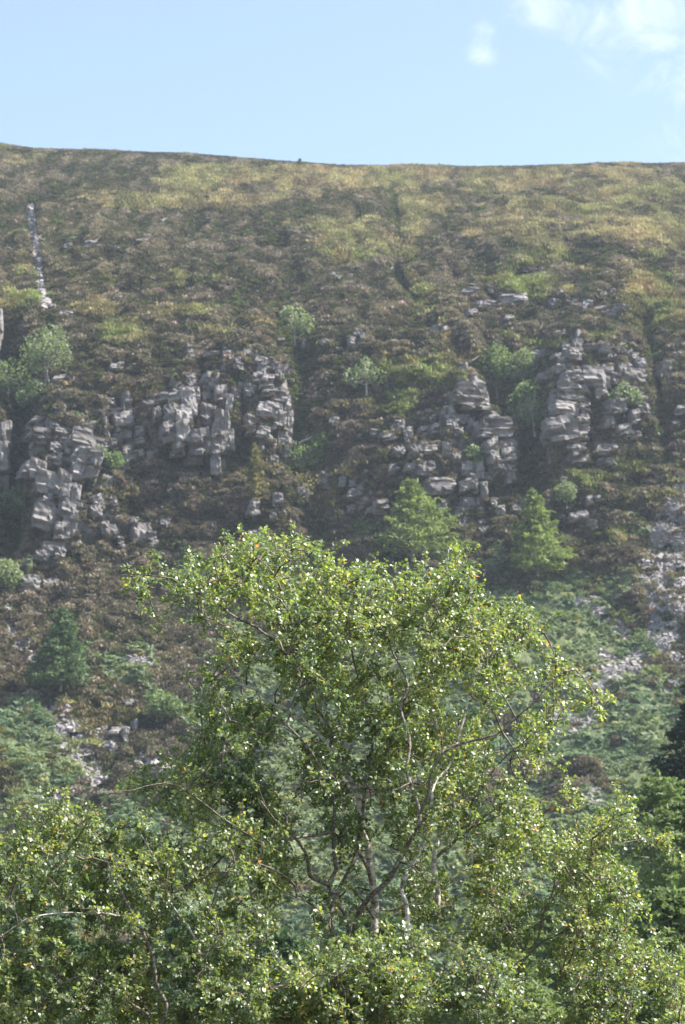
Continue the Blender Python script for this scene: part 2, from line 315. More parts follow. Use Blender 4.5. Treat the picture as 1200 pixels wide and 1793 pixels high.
def masks(px, py, x, s):
    wx = 22*(fbm(x*.13, s*.16, 3, 71)-.5)*2; wy = 14*(fbm(x*.13+9, s*.16, 3, 72)-.5)*2
    a, b = px+wx, py+wy
    g = np.zeros_like(px); br = np.zeros_like(px); he = np.zeros_like(px); sc = np.zeros_like(px)
    for q in GRASS: g = np.maximum(g, q[5]*ell(a, b, *q[:5], .6))
    for q in HEATH: he = np.maximum(he, q[5]*ell(a, b, *q[:5], .5))
    for q in BRACKEN: br = np.maximum(br, q[5]*ell(a, b, *q[:5], .5))
    for Pq, wd, h in SCREE:
        thin = wd < 8; h = h+.16 if h < .8 else h
        sc = np.maximum(sc, h*(1-sst(.5, 1.15, polyd(px+wx*(.15 if thin else .7), py+wy*(.1 if thin else .7), Pq)/wd)))
    n = fbm(x/7.5, s/2.6, 4, 81)*.65+fbm(x/26, s/8, 2, 85)*.35; n2 = fbm(x/3.1+7, s/2.0, 3, 82); n3 = fbm(x/2.2, s/1.6, 3, 83)
    outside = (px < -60) | (px > 1260)
    g = np.where(outside, .35, g); br = np.where(outside & (py > 1050), .7, br)
    gm = np.clip((g-he*.75+(n-.5)*2.2-.27)/.40, 0, 1)*.9
    bm = np.clip((br*.95+(n2-.5)*1.5-.42)/.22, 0, 1)
    sm = np.clip((sc+(n3-.5)*.7-.50)/.14, 0, 1)*(sc > .02)
    return gm, bm, sm, n, n2, n3
gm, bm, sm, nn, nn2, nn3 = masks(PXG, PYG, X, SA)
c_he = np.array([.062, .046, .032]); c_gr = np.array([.16, .15, .045]); c_br = np.array([.10, .115, .055]); c_sc = np.array([.22, .20, .19]); c_rk = np.array([.15, .14, .135])
gc = c_he[None, None]*(1-gm[..., None])+c_gr*gm[..., None]
gc = gc*(1-bm[..., None])+c_br*bm[..., None]
gc = gc*(1-sm[..., None])+c_sc*sm[..., None]
rkc = c_rk*(.65+.7*fbm(X/1.2, SA/.8, 3, 91))[..., None]
gc = gc*(1-rock[..., None])+rkc*rock[..., None]
gcol = np.concatenate([gc, np.ones_like(gc[..., :1])], -1)
nr, nc = X.shape
idx = np.arange(nr*nc).reshape(nr, nc)
F = np.stack([idx[:-1, :-1], idx[:-1, 1:], idx[1:, 1:], idx[1:, :-1]], -1).reshape(-1, 4)
hill = mesh_from('hillside', P.reshape(-1, 3), F, M_ground, True, attrs={'gcol': ('FLOAT_COLOR', 'POINT', gcol.reshape(-1, 4))})
tag(hill, kind='structure')
# surface normals
Nn = np.cross(np.gradient(P, axis=1), np.gradient(P, axis=0)); Nn /= np.linalg.norm(Nn, axis=-1, keepdims=True)+1e-9
hr = np.where(py_y > 150)[0][0]
HP = P[hr:, 34:-34].reshape(-1, 3); HPX = PXG[hr:, 34:-34].ravel(); HPY = PYG[hr:, 34:-34].ravel(); HN = Nn[hr:, 34:-34].reshape(-1, 3)
def hit(px, py):
    """the frontmost point of the hillside seen at a photo position"""
    d = (HPX-px)**2+(HPY-py)**2
    c = np.where(d < max(9, d.min()*1.5))[0]
    i = c[np.argmin(HP[c, 1])]
    return HP[i], HN[i]

# ------------------------------------------------------------ ground plants (scattered, one object per kind)
def quads_mesh(name, C, A, B, v, mat):
    """quads centred C with half axes A, B"""
    V = np.stack([C-A-B, C+A-B, C+A+B, C-A+B], 1).reshape(-1, 3)
    F = np.arange(len(V)).reshape(-1, 4)
    return mesh_from(name, V, F, mat, False, attrs={'v': ('FLOAT', 'FACE', v)})
def rdir(n, zb=0, r=rng):
    d = r.normal(size=(n, 3)); d[:, 2] += zb; return d/np.linalg.norm(d, axis=1, keepdims=True)
def perp(d, r=rng):
    a = np.cross(d, r.normal(size=d.shape)); return a/np.linalg.norm(a, axis=1, keepdims=True)
def clump(name, n, rad, hgt, size, up=1.0, asp=1.6):
    d = rdir(n, .6); d[:, 2] = np.abs(d[:, 2]); C = d*np.array([rad, rad, hgt])*rng.uniform(.55, 1, (n, 1))
    C[:, 0] += rng.normal(0, rad*.12, n)
    g = d+rdir(n, up)*.9; g /= np.linalg.norm(g, axis=1, keepdims=True)
    a = perp(g); s = size*rng.uniform(.6, 1.3, (n, 1))
    return quads_mesh(name, C, a*s*.5, g*s*.5*asp, rng.uniform(0, 1, n), M_tuft)
def grass_tuft(name, n, rad, hgt):
    bx = rng.normal(0, rad*.45, (n, 3)); bx[:, 2] = 0; ln = rdir(n, 2.2)*hgt*rng.uniform(.5, 1.2, (n, 1))
    a = perp(ln/np.linalg.norm(ln, axis=1, keepdims=True))*.045
    return quads_mesh(name, bx+ln*.5, a, ln*.5, rng.uniform(0, 1, n), M_tuft)
def fern(name, nf, ln):
    Cs, As, Bs = [], [], []
    for k in range(nf):
        th = rng.uniform(0, 6.28); o = np.array([math.cos(th), math.sin(th), 0]); sd_ = np.array([-o[1], o[0], 0])
        b0 = rng.normal(0, .12, 3); b0[2] = 0; L_ = ln*rng.uniform(.7, 1.1)
        for j in range(7):
            t = .2+j*.13; p = b0+o*L_*t*.75+np.array([0, 0, L_*(1.15*t-.60*t*t)]); wdt = .22*L_*(1.15-t)*rng.uniform(.6, 1.2)
            g = o*.7+np.array([0, 0, .95-1.24*t]); g /= np.linalg.norm(g)
            for sg in (-1, 1):
                Cs.append(p+sd_*sg*wdt*.55); As.append(sd_*sg*wdt*.45+g*wdt*rng.uniform(.1, .4)-np.array([0, 0, wdt*rng.uniform(0, .3)])); Bs.append(g*L_*.06)
    n = len(Cs); return quads_mesh(name, np.array(Cs), np.array(As), np.array(Bs), rng.uniform(0, 1, n), M_tuft)

def surf_samples(n, ymin=150, xh=None):
    rows = np.where((py_y > ymin) & (py_y < RIDGE_Y+60))[0]
    wgt = np.gradient(srow)[rows]*wf[rows]; wgt /= wgt.sum()
    r = rng.choice(rows, n, p=wgt); fr = rng.uniform(0, 1, n)
    j = rng.uniform(34+4, nc-34-6, n) if xh is None else rng.uniform(*xh, n)
    c = j.astype(int); fc = (j-c)[:, None]; fr = fr[:, None]
    def bl(A):
        A = A if A.ndim == 3 else A[..., None]
        return (A[r, c]*(1-fc)+A[r, c+1]*fc)*(1-fr)+(A[r+1, c]*(1-fc)+A[r+1, c+1]*fc)*fr
    return bl(P), bl(Nn), bl(X)[:, 0], bl(SA)[:, 0], bl(rock)[:, 0], bl(PXG)[:, 0], bl(PYG)[:, 0], bl(gmask)[:, 0]
def scatter(name, label, cat, protos, pos, rot, scl, col, pick=None):
    me = bpy.data.meshes.new(name); n = len(pos)
    me.vertices.add(n); me.vertices.foreach_set('co', np.ascontiguousarray(pos, dtype=np.float32).ravel())
    for an, ty, da, key in (('rot', 'FLOAT_VECTOR', rot, 'vector'), ('scl', 'FLOAT_VECTOR', scl, 'vector'), ('col', 'FLOAT_COLOR', np.c_[col, np.ones(n)], 'color')):
        a = me.attributes.new(an, ty, 'POINT'); a.data.foreach_set(key, np.ascontiguousarray(da, dtype=np.float32).ravel())
    a = me.attributes.new('pick', 'INT', 'POINT'); a.data.foreach_set('value', (rng.integers(0, len(protos), n) if pick is None else pick).astype(np.int32))
    o = bpy.data.objects.new(name, me); COL.objects.link(o); tag(o, label, cat, kind='stuff')
    g = bpy.data.node_groups.new(name+'_scatter', 'GeometryNodeTree')
    g.interface.new_socket('Geometry', in_out='INPUT', socket_type='NodeSocketGeometry'); g.interface.new_socket('Geometry', in_out='OUTPUT', socket_type='NodeSocketGeometry')
    N = g.nodes.new; L = g.links.new
    gi = N('NodeGroupInput'); go = N('NodeGroupOutput'); ip = N('GeometryNodeInstanceOnPoints'); jg = N('GeometryNodeJoinGeometry')
    for q in reversed(protos):
        oi = N('GeometryNodeObjectInfo'); oi.inputs['Object'].default_value = q; oi.inputs['As Instance'].default_value = True; L(oi.outputs['Geometry'], jg.inputs[0])
    def na(nm, ty):
        a = N('GeometryNodeInputNamedAttribute'); a.data_type = ty; a.inputs['Name'].default_value = nm; return a.outputs['Attribute']
    mp_ = N('GeometryNodeMeshToPoints'); L(gi.outputs[0], mp_.inputs['Mesh'])
    L(mp_.outputs[0], ip.inputs['Points']); L(jg.outputs[0], ip.inputs['Instance']); ip.inputs['Pick Instance'].default_value = True
    L(na('pick', 'INT'), ip.inputs['Instance Index']); L(na('rot', 'FLOAT_VECTOR'), ip.inputs['Rotation']); L(na('scl', 'FLOAT_VECTOR'), ip.inputs['Scale'])
    L(ip.outputs[0], go.inputs[0])
    md = o.modifiers.new('scatter', 'NODES'); md.node_group = g
    return o
def place_protos(protos, spots):
    for q, (px, py) in zip(protos, spots):
        p, n = hit(px, py); q.location = tuple(p); tag(q, kind='stuff')
# ------------------------------------------------------------ rocks
import bmesh
def block_mesh(name, seed, cuts=5, rough=.12, taper=0.0, mat=None):
    r = np.random.default_rng(seed); b = bmesh.new(); bmesh.ops.create_cube(b, size=1)
    bmesh.ops.subdivide_edges(b, edges=b.edges[:], cuts=cuts, use_grid_fill=True)
    V = np.array([v.co[:] for v in b.verts])
    # bevelled, fissured block with bedding steps
    a = np.abs(V)*2; mxa = np.max(a, 1); l = np.linalg.norm(a, axis=1)
    V *= (1-.05*np.clip((l/mxa-1)/.73, 0, 1)[:, None]**1.3)
    bz = np.floor(V[:, 2]*3.3+seed); bxx = np.floor(V[:, 0]*2.4+seed*.37)
    V[:, 1] += (h2(bz, bz*0, seed)-.5)*.30+(h2(bxx, bz, seed+1)-.5)*.26
    V[:, 0] += (h2(bz, bz*0, seed+2)-.5)*.15
    V += (r.uniform(-1, 1, V.shape))*rough*.2
    V[:, 0] *= 1+taper*V[:, 2]; V[:, 2] += V[:, 0]*r.uniform(-.18, .18); V[:, 0] += V[:, 2]*r.uniform(-.2, .2)
    for v, c in zip(b.verts, V): v.co = c
    me = bpy.data.meshes.new(name); b.to_mesh(me); b.free(); me.materials.append(mat or M_rock); return me
BL = [block_mesh('rock_block', 10+k, 5, .14, random.uniform(-.3, .3)) for k in range(14)]
TOPS = []; ALLB = []
def outcrop(label, blocks, tilt=0, dark=1.0, fill=.32):
    blocks = [tuple(b) for b in blocks]; nb_ = len(blocks)
    if nb_ >= 8 and fill:
        rr_ = random.Random(nb_*7+int(blocks[0][0]))
        for b in blocks[:nb_]:
            for k_ in range(2):
                if rr_.random() < fill:
                    blocks.append((b[0]+rr_.uniform(-.8, .8)*b[2], b[1]+rr_.choice((-1, 1))*rr_.uniform(.45, .9)*b[3], max(9, b[2]*rr_.uniform(.5, .95)), max(9, b[3]*rr_.uniform(.7, 1.2)), rr_.uniform(.7, 1.0), .62))
    ps = [hit(b[0], b[1]+b[3]*.2) for b in blocks]
    c = np.mean([p for p, n in ps], 0)
    root = thing('rock_outcrop', label, 'rock outcrop', c)
    for b, (p, n) in zip(blocks, ps):
        ALLB.append(b[:4]); px, py, wd, hg = b[:4]; br = b[4] if len(b) > 4 else 1.0; s = p[1]/FPX
        W = wd*s*1.12; H = hg*s*1.3/math.cos(PITCH); Dp = max(1.3, .9*min(W, H)+.8)
        o = bpy.data.objects.new('rock', random.choice(BL)); COL.objects.link(o); o.parent = root
        o.location = tuple(np.array([p[0], p[1]-(.34*H+.35)*(b[5] if len(b) > 5 else 1)+Dp*.42, p[2]+hg*.1*s])-c)
        o.scale = (W, Dp, H); o.rotation_euler = (random.uniform(-.10, .10), R(tilt)+random.uniform(-.07, .07), random.uniform(0, .45))
        TOPS.append((o.location[0]+c[0], o.location[1]+c[1], o.location[2]+c[2], W, Dp, H))
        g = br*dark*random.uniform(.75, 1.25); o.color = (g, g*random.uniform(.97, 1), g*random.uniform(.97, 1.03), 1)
    return root
outcrop('large broken crag of stepped grey blocks beside the dark gully at far left', [(70,740,36,22),(72,760,30,14),(110,755,24,12),(60,808,18,16),(68,825,26,28),(92,843,48,32),(93,812,26,16),(140,760,34,24),(150,780,50,24),(155,800,40,30),(125,785,24,18),(165,825,18,28),(140,830,24,26),(118,868,26,36),(133,870,14,30),(122,895,30,28),(85,908,46,34),(108,932,24,24),(92,962,34,20),(72,975,24,14),(107,968,16,16),(60,780,18,14),(52,830,10,22,.8),(100,780,22,14),(170,790,18,26)], 10)
outcrop('cluster of grey rocks around a dark cleft left of the tall pale pillar', [(195,705,18,12),(221,706,14,26),(205,720,36,12),(188,742,8,18,1.3),(216,740,28,26),(215,762,32,16),(225,792,16,22),(240,795,18,14),(265,798,22,14),(245,755,16,14),(245,775,18,12)], -8)
outcrop('tall smooth pale rock pillar, flat topped, narrowing downward', [(282,700,30,16),(303,696,34,16),(328,692,24,24,1.25),(330,712,20,26,1.25),(322,728,26,32,1.2),(317,755,22,36,1.2),(310,780,18,26,1.1),(300,725,24,30,.95),(296,755,22,30,.9),(278,725,14,22,.9)], -8)  # right blocks lighter, left ones darker: side sunlight put into their tint
outcrop('darker shaded slabs on the right of the tall pale pillar', [(365,728,26,32),(388,740,26,38),(352,770,34,36,.8),(380,775,28,30,.8),(340,800,26,24,.8),(378,812,16,30,1.1),(400,770,18,30)], -4, .85)  # darker tint puts the shade of these slabs into their colour
outcrop('low grey slabs in heather at the foot of the left crag', [(165,897,20,16),(180,925,14,20),(195,930,20,20),(240,935,24,30),(255,928,14,18),(268,942,14,18),(213,950,10,16),(235,915,12,10),(290,915,14,12),(168,875,14,16),(200,880,12,12)], -10)
outcrop('two pale boulders low in the heather above the lower left pine', [(50,1020,30,22),(88,1020,28,14),(120,1035,20,8),(155,1043,18,6)], 0)
outcrop('broken ledges at the top left of the central gully', [(375,620,26,8),(398,618,14,8),(430,618,14,10),(455,632,20,12),(491,655,14,20),(468,669,22,20),(448,662,14,14),(436,686,20,20),(470,687,22,12),(498,690,12,18),(415,640,14,10),(363,660,16,20),(363,690,16,26),(335,663,14,14),(388,690,20,24),(330,617,10,14),(415,690,16,18),(490,596,16,10),(480,640,14,10)], 3)
outcrop('square grey buttress with a sharp right edge left of the central gully', [(466,718,34,24),(498,712,16,24),(488,738,24,24),(504,738,10,30,1.1),(460,760,22,14),(440,755,14,16),(497,765,22,26),(501,788,12,18),(433,738,14,18)], 4)
outcrop('small boulders below the buttress beside the thin yellow larch', [(487,873,16,18),(443,890,16,24),(440,935,16,14),(456,935,12,14),(478,905,10,12),(494,822,8,12),(478,805,12,12)], 0)
outcrop('upper row of pale knuckle shaped rocks on the central crag', [(586,738,16,12),(630,763,12,10),(657,757,16,12),(698,750,22,14),(714,757,14,18),(742,752,16,12),(765,748,22,14),(793,742,18,16),(782,722,18,18),(747,724,12,8),(697,741,10,4,1.7),(680,771,22,8)], -6)
outcrop('middle row of rounded grey blocks on the central crag', [(695,793,20,14),(726,790,20,18),(751,788,22,13),(690,822,18,14),(716,822,16,12),(738,825,24,18),(770,845,46,18),(752,848,20,14),(641,828,14,10),(780,785,14,20),(798,775,16,18),(795,800,14,14)], -6)
outcrop('lower left grey rocks of the central crag beside the bare sapling', [(571,843,24,24),(598,842,11,16),(618,845,14,10),(620,865,26,18),(525,862,14,16),(615,892,12,12),(637,875,12,10)], 0)
outcrop('dark jointed slabs behind the larch on the central crag', [(665,885,22,12),(658,897,30,12),(745,868,16,12),(775,885,16,14),(803,900,22,20),(815,880,22,16),(838,882,12,20),(815,822,26,20),(838,830,14,26),(845,860,10,26),(845,930,18,16),(872,893,14,16),(905,892,18,14),(812,850,20,16)], -4, .9)
outcrop('scattered small rocks in heather above the central gully', [(625,583,14,14),(615,600,10,16),(565,598,8,10),(530,603,6,16,1.3),(594,612,12,4,1.7),(645,574,8,4,1.6),(590,484,14,7,1.6),(613,485,8,8)], 0)
outcrop('pair of small pale rocks above the green birches', [(762,576,16,16),(776,580,10,16)], 0)
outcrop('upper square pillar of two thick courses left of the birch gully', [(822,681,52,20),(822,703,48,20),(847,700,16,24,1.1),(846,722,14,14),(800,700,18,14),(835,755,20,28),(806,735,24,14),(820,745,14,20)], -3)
outcrop('lower flat topped pillar with a bright right edge above the pointed larch', [(868,739,48,20),(868,757,52,14),(893,748,18,30,1.15),(882,777,32,16),(889,795,24,18),(892,812,18,18,1.1),(891,832,14,22,1.1),(858,782,20,20),(862,800,16,18),(852,836,16,14),(870,815,16,14)], -3)  # right edge blocks tinted lighter, the sunlit edge put into their colour
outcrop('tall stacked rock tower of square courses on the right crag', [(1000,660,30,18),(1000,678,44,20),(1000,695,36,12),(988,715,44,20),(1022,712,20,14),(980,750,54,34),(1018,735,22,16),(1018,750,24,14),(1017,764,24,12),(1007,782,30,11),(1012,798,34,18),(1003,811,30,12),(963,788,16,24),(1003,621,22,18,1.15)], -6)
outcrop('grey slabs behind the top of the stacked tower', [(945,622,38,18),(975,625,18,12),(955,660,28,16),(975,648,18,14),(982,632,14,12)], -4)
outcrop('wide grey slabs on the right of the stacked tower', [(1038,610,30,14),(1058,612,14,12),(1080,612,14,8),(1040,660,48,32),(1085,648,14,18),(1072,665,18,18),(1103,658,46,22),(1110,688,32,18),(1075,708,28,20),(1123,708,20,24),(1110,730,16,20),(1065,740,16,18),(1090,752,24,14),(1120,636,14,18),(1050,692,22,14)], -5)
outcrop('low rounded pale rocks below the right crag', [(1057,785,34,16),(1068,808,20,11),(1050,812,14,10),(1040,800,10,10)], 0)
outcrop('two white stones on the grass below the stacked tower', [(987,837,15,6,1.5),(996,850,9,6,1.5)], 0)
outcrop('cracked pale slabs low on the right slope above the scree', [(1030,875,11,13,1.3),(1046,872,9,8),(1010,905,32,14),(1040,899,12,12,1.2),(1035,920,16,12,1.1),(985,905,16,8)], -10)
outcrop('rounded boulder standing alone near the right edge', [(1164,652,26,24)], 0)
outcrop('small slabs beside the right edge of the frame', [(1190,718,18,14),(1182,740,14,8),(1172,605,14,8),(1185,622,14,8),(1196,605,10,10)], 0)
outcrop('upper left blocks of the crag band below the moor', [(823,513,28,12),(858,509,10,12),(850,532,26,12),(822,552,20,20),(836,540,12,8),(895,528,44,16),(887,560,18,16),(875,520,12,12)], -4)
outcrop('upper right row of small rocks below the moor', [(968,532,14,14),(980,513,14,9),(1005,530,12,10),(1031,533,16,11),(1052,543,26,9),(1084,540,28,13),(1006,511,10,7),(1060,515,12,8)], -4)
outcrop('small grey stones in dark heather on the upper left slope', [(155,427,24,10),(118,430,16,9),(250,420,26,8),(286,386,12,8),(366,385,12,8),(205,433,12,6)], -14)
outcrop('pale stones beside the foot of the stony chute', [(115,550,22,12),(92,536,10,10),(10,437,14,9)], 0)
outcrop('grey cliff edge cut by the left side of the frame', [(0,570,16,44),(-8,600,20,40),(8,760,20,40,.9),(4,800,24,40,.9),(12,850,14,30,.9)], 0)
outcrop('pale slab in heather above the crag on the left', [(200,643,22,12),(212,638,12,10),(105,662,30,8)], -8)
outcrop('grey slab with pale strips on the lower left slope', [(205,1282,34,20),(218,1290,7,26,1.4),(234,1275,7,28,1.4),(232,1233,20,14),(230,1225,10,6,1.6)], 0)
outcrop('scattered pale rocks on the lower right bracken', [(1038,1047,22,8,1.2),(1175,1195,14,10,1.3),(1085,1045,12,8),(1020,1265,20,6)], 6)
outcrop('dark rock ledge tinted black for its overhang shadow, with one white stone in the moor grass', [(933,473,44,9,.12),(945,471,8,5,1.7)], 4)  # near-black tint: dark rock plus the shadow under its overhang, in the colour
pos, nrm, sx, ss, rk, qx, qy, gq = surf_samples(330000)
g_, b_, s_, n_, n2_, n3_ = masks(qx, qy, sx, ss)
u = rng.uniform(0, 1, len(pos)); keep = (u > rk*.60) & (u > s_*.86)
for bx, by, bw, bh_ in ALLB: keep &= ~((np.abs(qx-bx) < bw*.50) & (np.abs(qy-by) < bh_*.55) & (u < .93))
thin = polyd(qx, qy, SCREE[12][0]) < 11; keep &= ~thin
pos, nrm, sx, ss, rk, qx, qy, g_, b_, s_, n_, n2_, gq = [a[keep] for a in (pos, nrm, sx, ss, rk, qx, qy, g_, b_, s_, n_, n2_, gq)]
u = rng.uniform(0, 1, len(pos))
kind = np.where(u < b_, 2, np.where(rng.uniform(0, 1, len(pos)) < g_, 1, 0))
fn = fbm(sx/1.5+31, ss/.95, 2, 120); fm = np.clip(.50+1.0*sst(.32, .68, fn)*1.05, 0, 2)
kind = np.where((kind == 0) & (rng.uniform(0, 1, len(pos)) < .12+.75*gq+.55*(1-sst(.36, .48, fn))), 3, kind)
def mixc(*cs_w):
    s = 0
    for c, wt in cs_w: s = s+np.array(c)[None]*wt[:, None]
    return s
def rots(n, nrm, lean=.35):
    return np.c_[np.arctan2(-nrm[:, 1], nrm[:, 2])*lean+rng.normal(0, .12, n), rng.normal(0, .12, n), rng.uniform(0, 6.283, n)]
big = fbm(sx/2.5+9, ss/1.5, 2, 51)*.75+.25*fbm(sx/3, ss/1.7, 3, 101); bg2 = fbm(sx/14, ss/9, 3, 102)
# heather
hp = [clump('heather_clump', 100, .62, .5, .16) for _ in range(4)]
m = kind == 0; n = m.sum(); t = np.clip((big[m]-.36)*3.6, 0, 1); r1 = rng.uniform(0, 1, n)
pur = np.clip((fbm(sx[m]/2.2, ss[m]/1.5, 2, 103)-.60)*5, 0, 1)*(rng.uniform(0, 1, n) < .3)
colh = mixc(((.046, .048, .027), 1-t), ((.150, .121, .098), t))
colh = colh*(1-.45*np.clip((bg2[m]-.45)*4, 0, 1)[:, None])+.45*np.clip((bg2[m]-.45)*4, 0, 1)[:, None]*np.array([.145, .120, .075])
colh = colh*(1-pur[:, None]*.7)+pur[:, None]*.7*np.array([.24, .15, .16]); colh *= rng.uniform(.75, 1.35, (n, 1))*fm[m][:, None]
sc1 = rng.uniform(.6, 1.25, n)*np.where(qy[m] < 420, .85, 1)
scatter('heather', 'brown and purple heather clumps carpeting the hillside between the crags', 'heather', hp, pos[m]-np.array([0, 0, .05]), rots(n, nrm[m]), np.c_[sc1*1.1, sc1, sc1*rng.uniform(.7, 1.2, n)], colh)
# moor grass
gp = [grass_tuft('grass_tuft', 60, .75, .55) for _ in range(3)]
m = kind == 1; n = m.sum(); t = np.clip((fbm(sx[m]/9, ss[m]/5, 3, 104)-.36)*3.4, 0, 1); ye = np.clip((fbm(sx[m]/4, ss[m]/2, 3, 105)-.58)*6, 0, 1)
cg = mixc(((.18, .205, .065), 1-t), ((.245, .205, .10), t)); hu = np.clip((big[m]-.38)*4, 0, 1)[:, None]; cg = cg*(.62+.5*hu); cg = cg*(1-ye[:, None]*.5)+ye[:, None]*.5*np.array([.29, .17, .10])
top = (qy[m] < 440)[:, None]; cg = np.where(top, cg*.55+.45*np.array([.28, .215, .14])*(.6+.8*fbm(sx[m]/12, ss[m]/3, 3, 109)[:, None]), cg)
cg *= rng.uniform(.7, 1.25, (n, 1))*(.35+.65*fm[m][:, None]); sc1 = rng.uniform(.7, 1.3, n)
scatter('moor_grass', 'yellow green moor grass in patches over the upper slope', 'grass', gp, pos[m], rots(n, nrm[m]), np.c_[sc1, sc1, sc1*rng.uniform(.6, 1.1, n)], cg)
# bracken
bp_ = [fern('bracken_clump', 12, .85) for _ in range(4)]
m = (kind == 2) & (rng.uniform(0, 1, len(kind)) < .25+.85*sst(.38, .56, fbm(sx/2.0, ss/1.4, 2, 110))); n = m.sum(); t = np.clip((fbm(sx[m]/7, ss[m]/5, 3, 106)-.35)*3, 0, 1)
cb = mixc(((.17, .235, .14), 1-t), ((.25, .29, .16), t)); yl = rng.uniform(0, 1, n) < .03; cb[yl] = (.35, .28, .08); cb *= rng.uniform(.75, 1.3, (n, 1)); sc1 = rng.uniform(.7, 1.25, n)
scatter('bracken', 'blue green bracken fern covering the lower slope below the crags', 'bracken', bp_, pos[m], rots(n, nrm[m], .5), np.c_[sc1, sc1, sc1], cb)
# bilberry
lp = [clump('bilberry_clump', 80, .5, .35, .15, .4, 1.1) for _ in range(3)]
m = kind == 3; n = m.sum(); cl = mixc(((.085, .11, .035), np.full(n, .5)), ((.13, .15, .05), np.full(n, .5)))*rng.uniform(.5, 1.3, (n, 1)); sc1 = rng.uniform(.6, 1.2, n)
scatter('bilberry', 'dark green bilberry growing among the heather and in the gullies', 'bilberry', lp, pos[m], rots(n, nrm[m]), np.c_[sc1, sc1, sc1], cl)
place_protos(hp, [(300, 620), (600, 520), (1000, 430), (150, 620)]); place_protos(gp, [(380, 576), (740, 650), (1050, 590)])
place_protos(bp_, [(1000, 1150), (60, 1270), (1080, 1300), (200, 1150)]); place_protos(lp, [(560, 860), (880, 760), (30, 800)])
for q in hp+gp+bp_+lp: a = q.data.attributes.new('colp', 'FLOAT', 'POINT')

# heather and bilberry rooted on the ledges and along the feet of the blocks
lp2 = []; lc2 = []
for (x_, y_, z_, W, Dp, H) in TOPS:
    for k_ in range(int(np.clip(W*Dp*.9, 1, 9))):
        lp2.append((x_+random.uniform(-.5, .5)*W, y_+random.uniform(-.2, .5)*Dp, z_+H*.44)); lc2.append(random.random())
    for k_ in range(int(np.clip(W*1.5, 1, 7))):
        lp2.append((x_+random.uniform(-.6, .6)*W, y_-random.uniform(.35, .6)*Dp, z_-H*random.uniform(.42, .6))); lc2.append(random.random())
lp2 = np.array(lp2); lc2 = np.array(lc2)[:, None]; n = len(lp2); sc1 = rng.uniform(.45, 1.0, n)
scatter('heather', 'small brown heather tufts growing on the ledges of the grey crags', 'heather', hp, lp2, rng.normal(0, .15, (n, 3))+np.c_[np.zeros((n, 2)), rng.uniform(0, 6.28, n)], np.c_[sc1*1.2, sc1, sc1*.8],
        (np.array([.055, .06, .026])*(1-lc2)+np.array([.15, .105, .07])*lc2)*rng.uniform(.7, 1.3, (n, 1)))
def rock_boulders():
    n = 26000
    p, nr_, x, s, rk, px, py, gq = surf_samples(800000)
    g, b, sm_, n1, n2, n3 = masks(px, py, x, s)
    k = (sm_ > .35) & (rng.uniform(0, 1, len(p)) < .8)
    k |= (rng.uniform(0, 1, len(p)) < .004) & (py > 500)
    p, s_m, px, py = p[k], sm_[k], px[k], py[k]; n = len(p)
    sz = np.clip(rng.lognormal(-1.35, .45, n), .12, 1.0)
    th = polyd(px, py, SCREE[12][0]) < 8
    thr = np.where(th, 1.05, 1.0); sz = sz*np.where(th, rng.uniform(.7, 1.7, n), 1.0)
    col = np.array([.95, .93, .93])*rng.uniform(.7, 1.15, (n, 1))*thr[:, None]
    rot = np.c_[rng.normal(.3, .35, n), rng.normal(0, .35, n), rng.uniform(0, 6.28, n)]
    return p-np.array([0, 0, .02]), rot, np.c_[sz*1.2, sz, sz*.7], col
def screemat():
    m = rockmat('scree_stone', (.19, .172, .168), (.41, .385, .375), (.13, .12, .08), 1.3)
    t = m.node_tree
    for nd in t.nodes:
        if nd.type == 'OBJECT_INFO':
            a = t.nodes.new('ShaderNodeAttribute'); a.attribute_type = 'INSTANCER'; a.attribute_name = 'col'
            for l in list(nd.outputs['Color'].links): t.links.new(a.outputs['Color'], l.to_socket)
    return m
M_stone = screemat()
st = []
for k in range(5):
    me = block_mesh('scree_stone', 60+k, 1, .4, 0, M_stone); o = bpy.data.objects.new('scree_stone', me); COL.objects.link(o); st.append(o)
place_protos(st, [(1170, 960), (1190, 1000), (130, 1290), (1060, 1080), (150, 1330)])
bp0, br0, bs0, bc0 = rock_boulders()
scatter('scree', 'loose grey lavender scree stones spilling down the slope', 'scree', st, bp0, br0, bs0, bc0)

# ------------------------------------------------------------ trees on the hill
def tubes(name, chains, mat, parent=None, sides=6, smooth=True):
    """chains: list of (pts (n,3), radii (n,))"""
    Vs, Fs, off = [], [], 0
    for Pc, r in chains:
        Pc = np.asarray(Pc, float); n = len(Pc); T = np.gradient(Pc, axis=0); T /= np.linalg.norm(T, axis=1, keepdims=True)+1e-9
        ref = np.array([.3, 1, .1]) if abs(T[0, 2]) > .5 else np.array([0, 0.1, 1.])
        a = np.cross(T, ref); a /= np.linalg.norm(a, axis=1, keepdims=True)+1e-9; b = np.cross(T, a)
        th = np.linspace(0, 2*np.pi, sides, endpoint=False)
        V = Pc[:, None]+(a[:, None]*np.cos(th)[None, :, None]+b[:, None]*np.sin(th)[None, :, None])*np.asarray(r)[:, None, None]
        i = np.arange(n*sides).reshape(n, sides)+off; j = np.roll(i, -1, 1)
        Fs.append(np.stack([i[:-1], j[:-1], j[1:], i[1:]], -1).reshape(-1, 4)); Vs.append(V.reshape(-1, 3)); off += n*sides
    return mesh_from(name, np.concatenate(Vs), np.concatenate(Fs), mat, smooth, parent)
LARCH = ramp_src([(0, (.09, .12, .045)), (.5, (.19, .235, .075)), (1, (.31, .34, .12))])
M_larch = leafmat('larch_needles', LARCH, .7, .35, (1.2, 1.4, .6), .2)
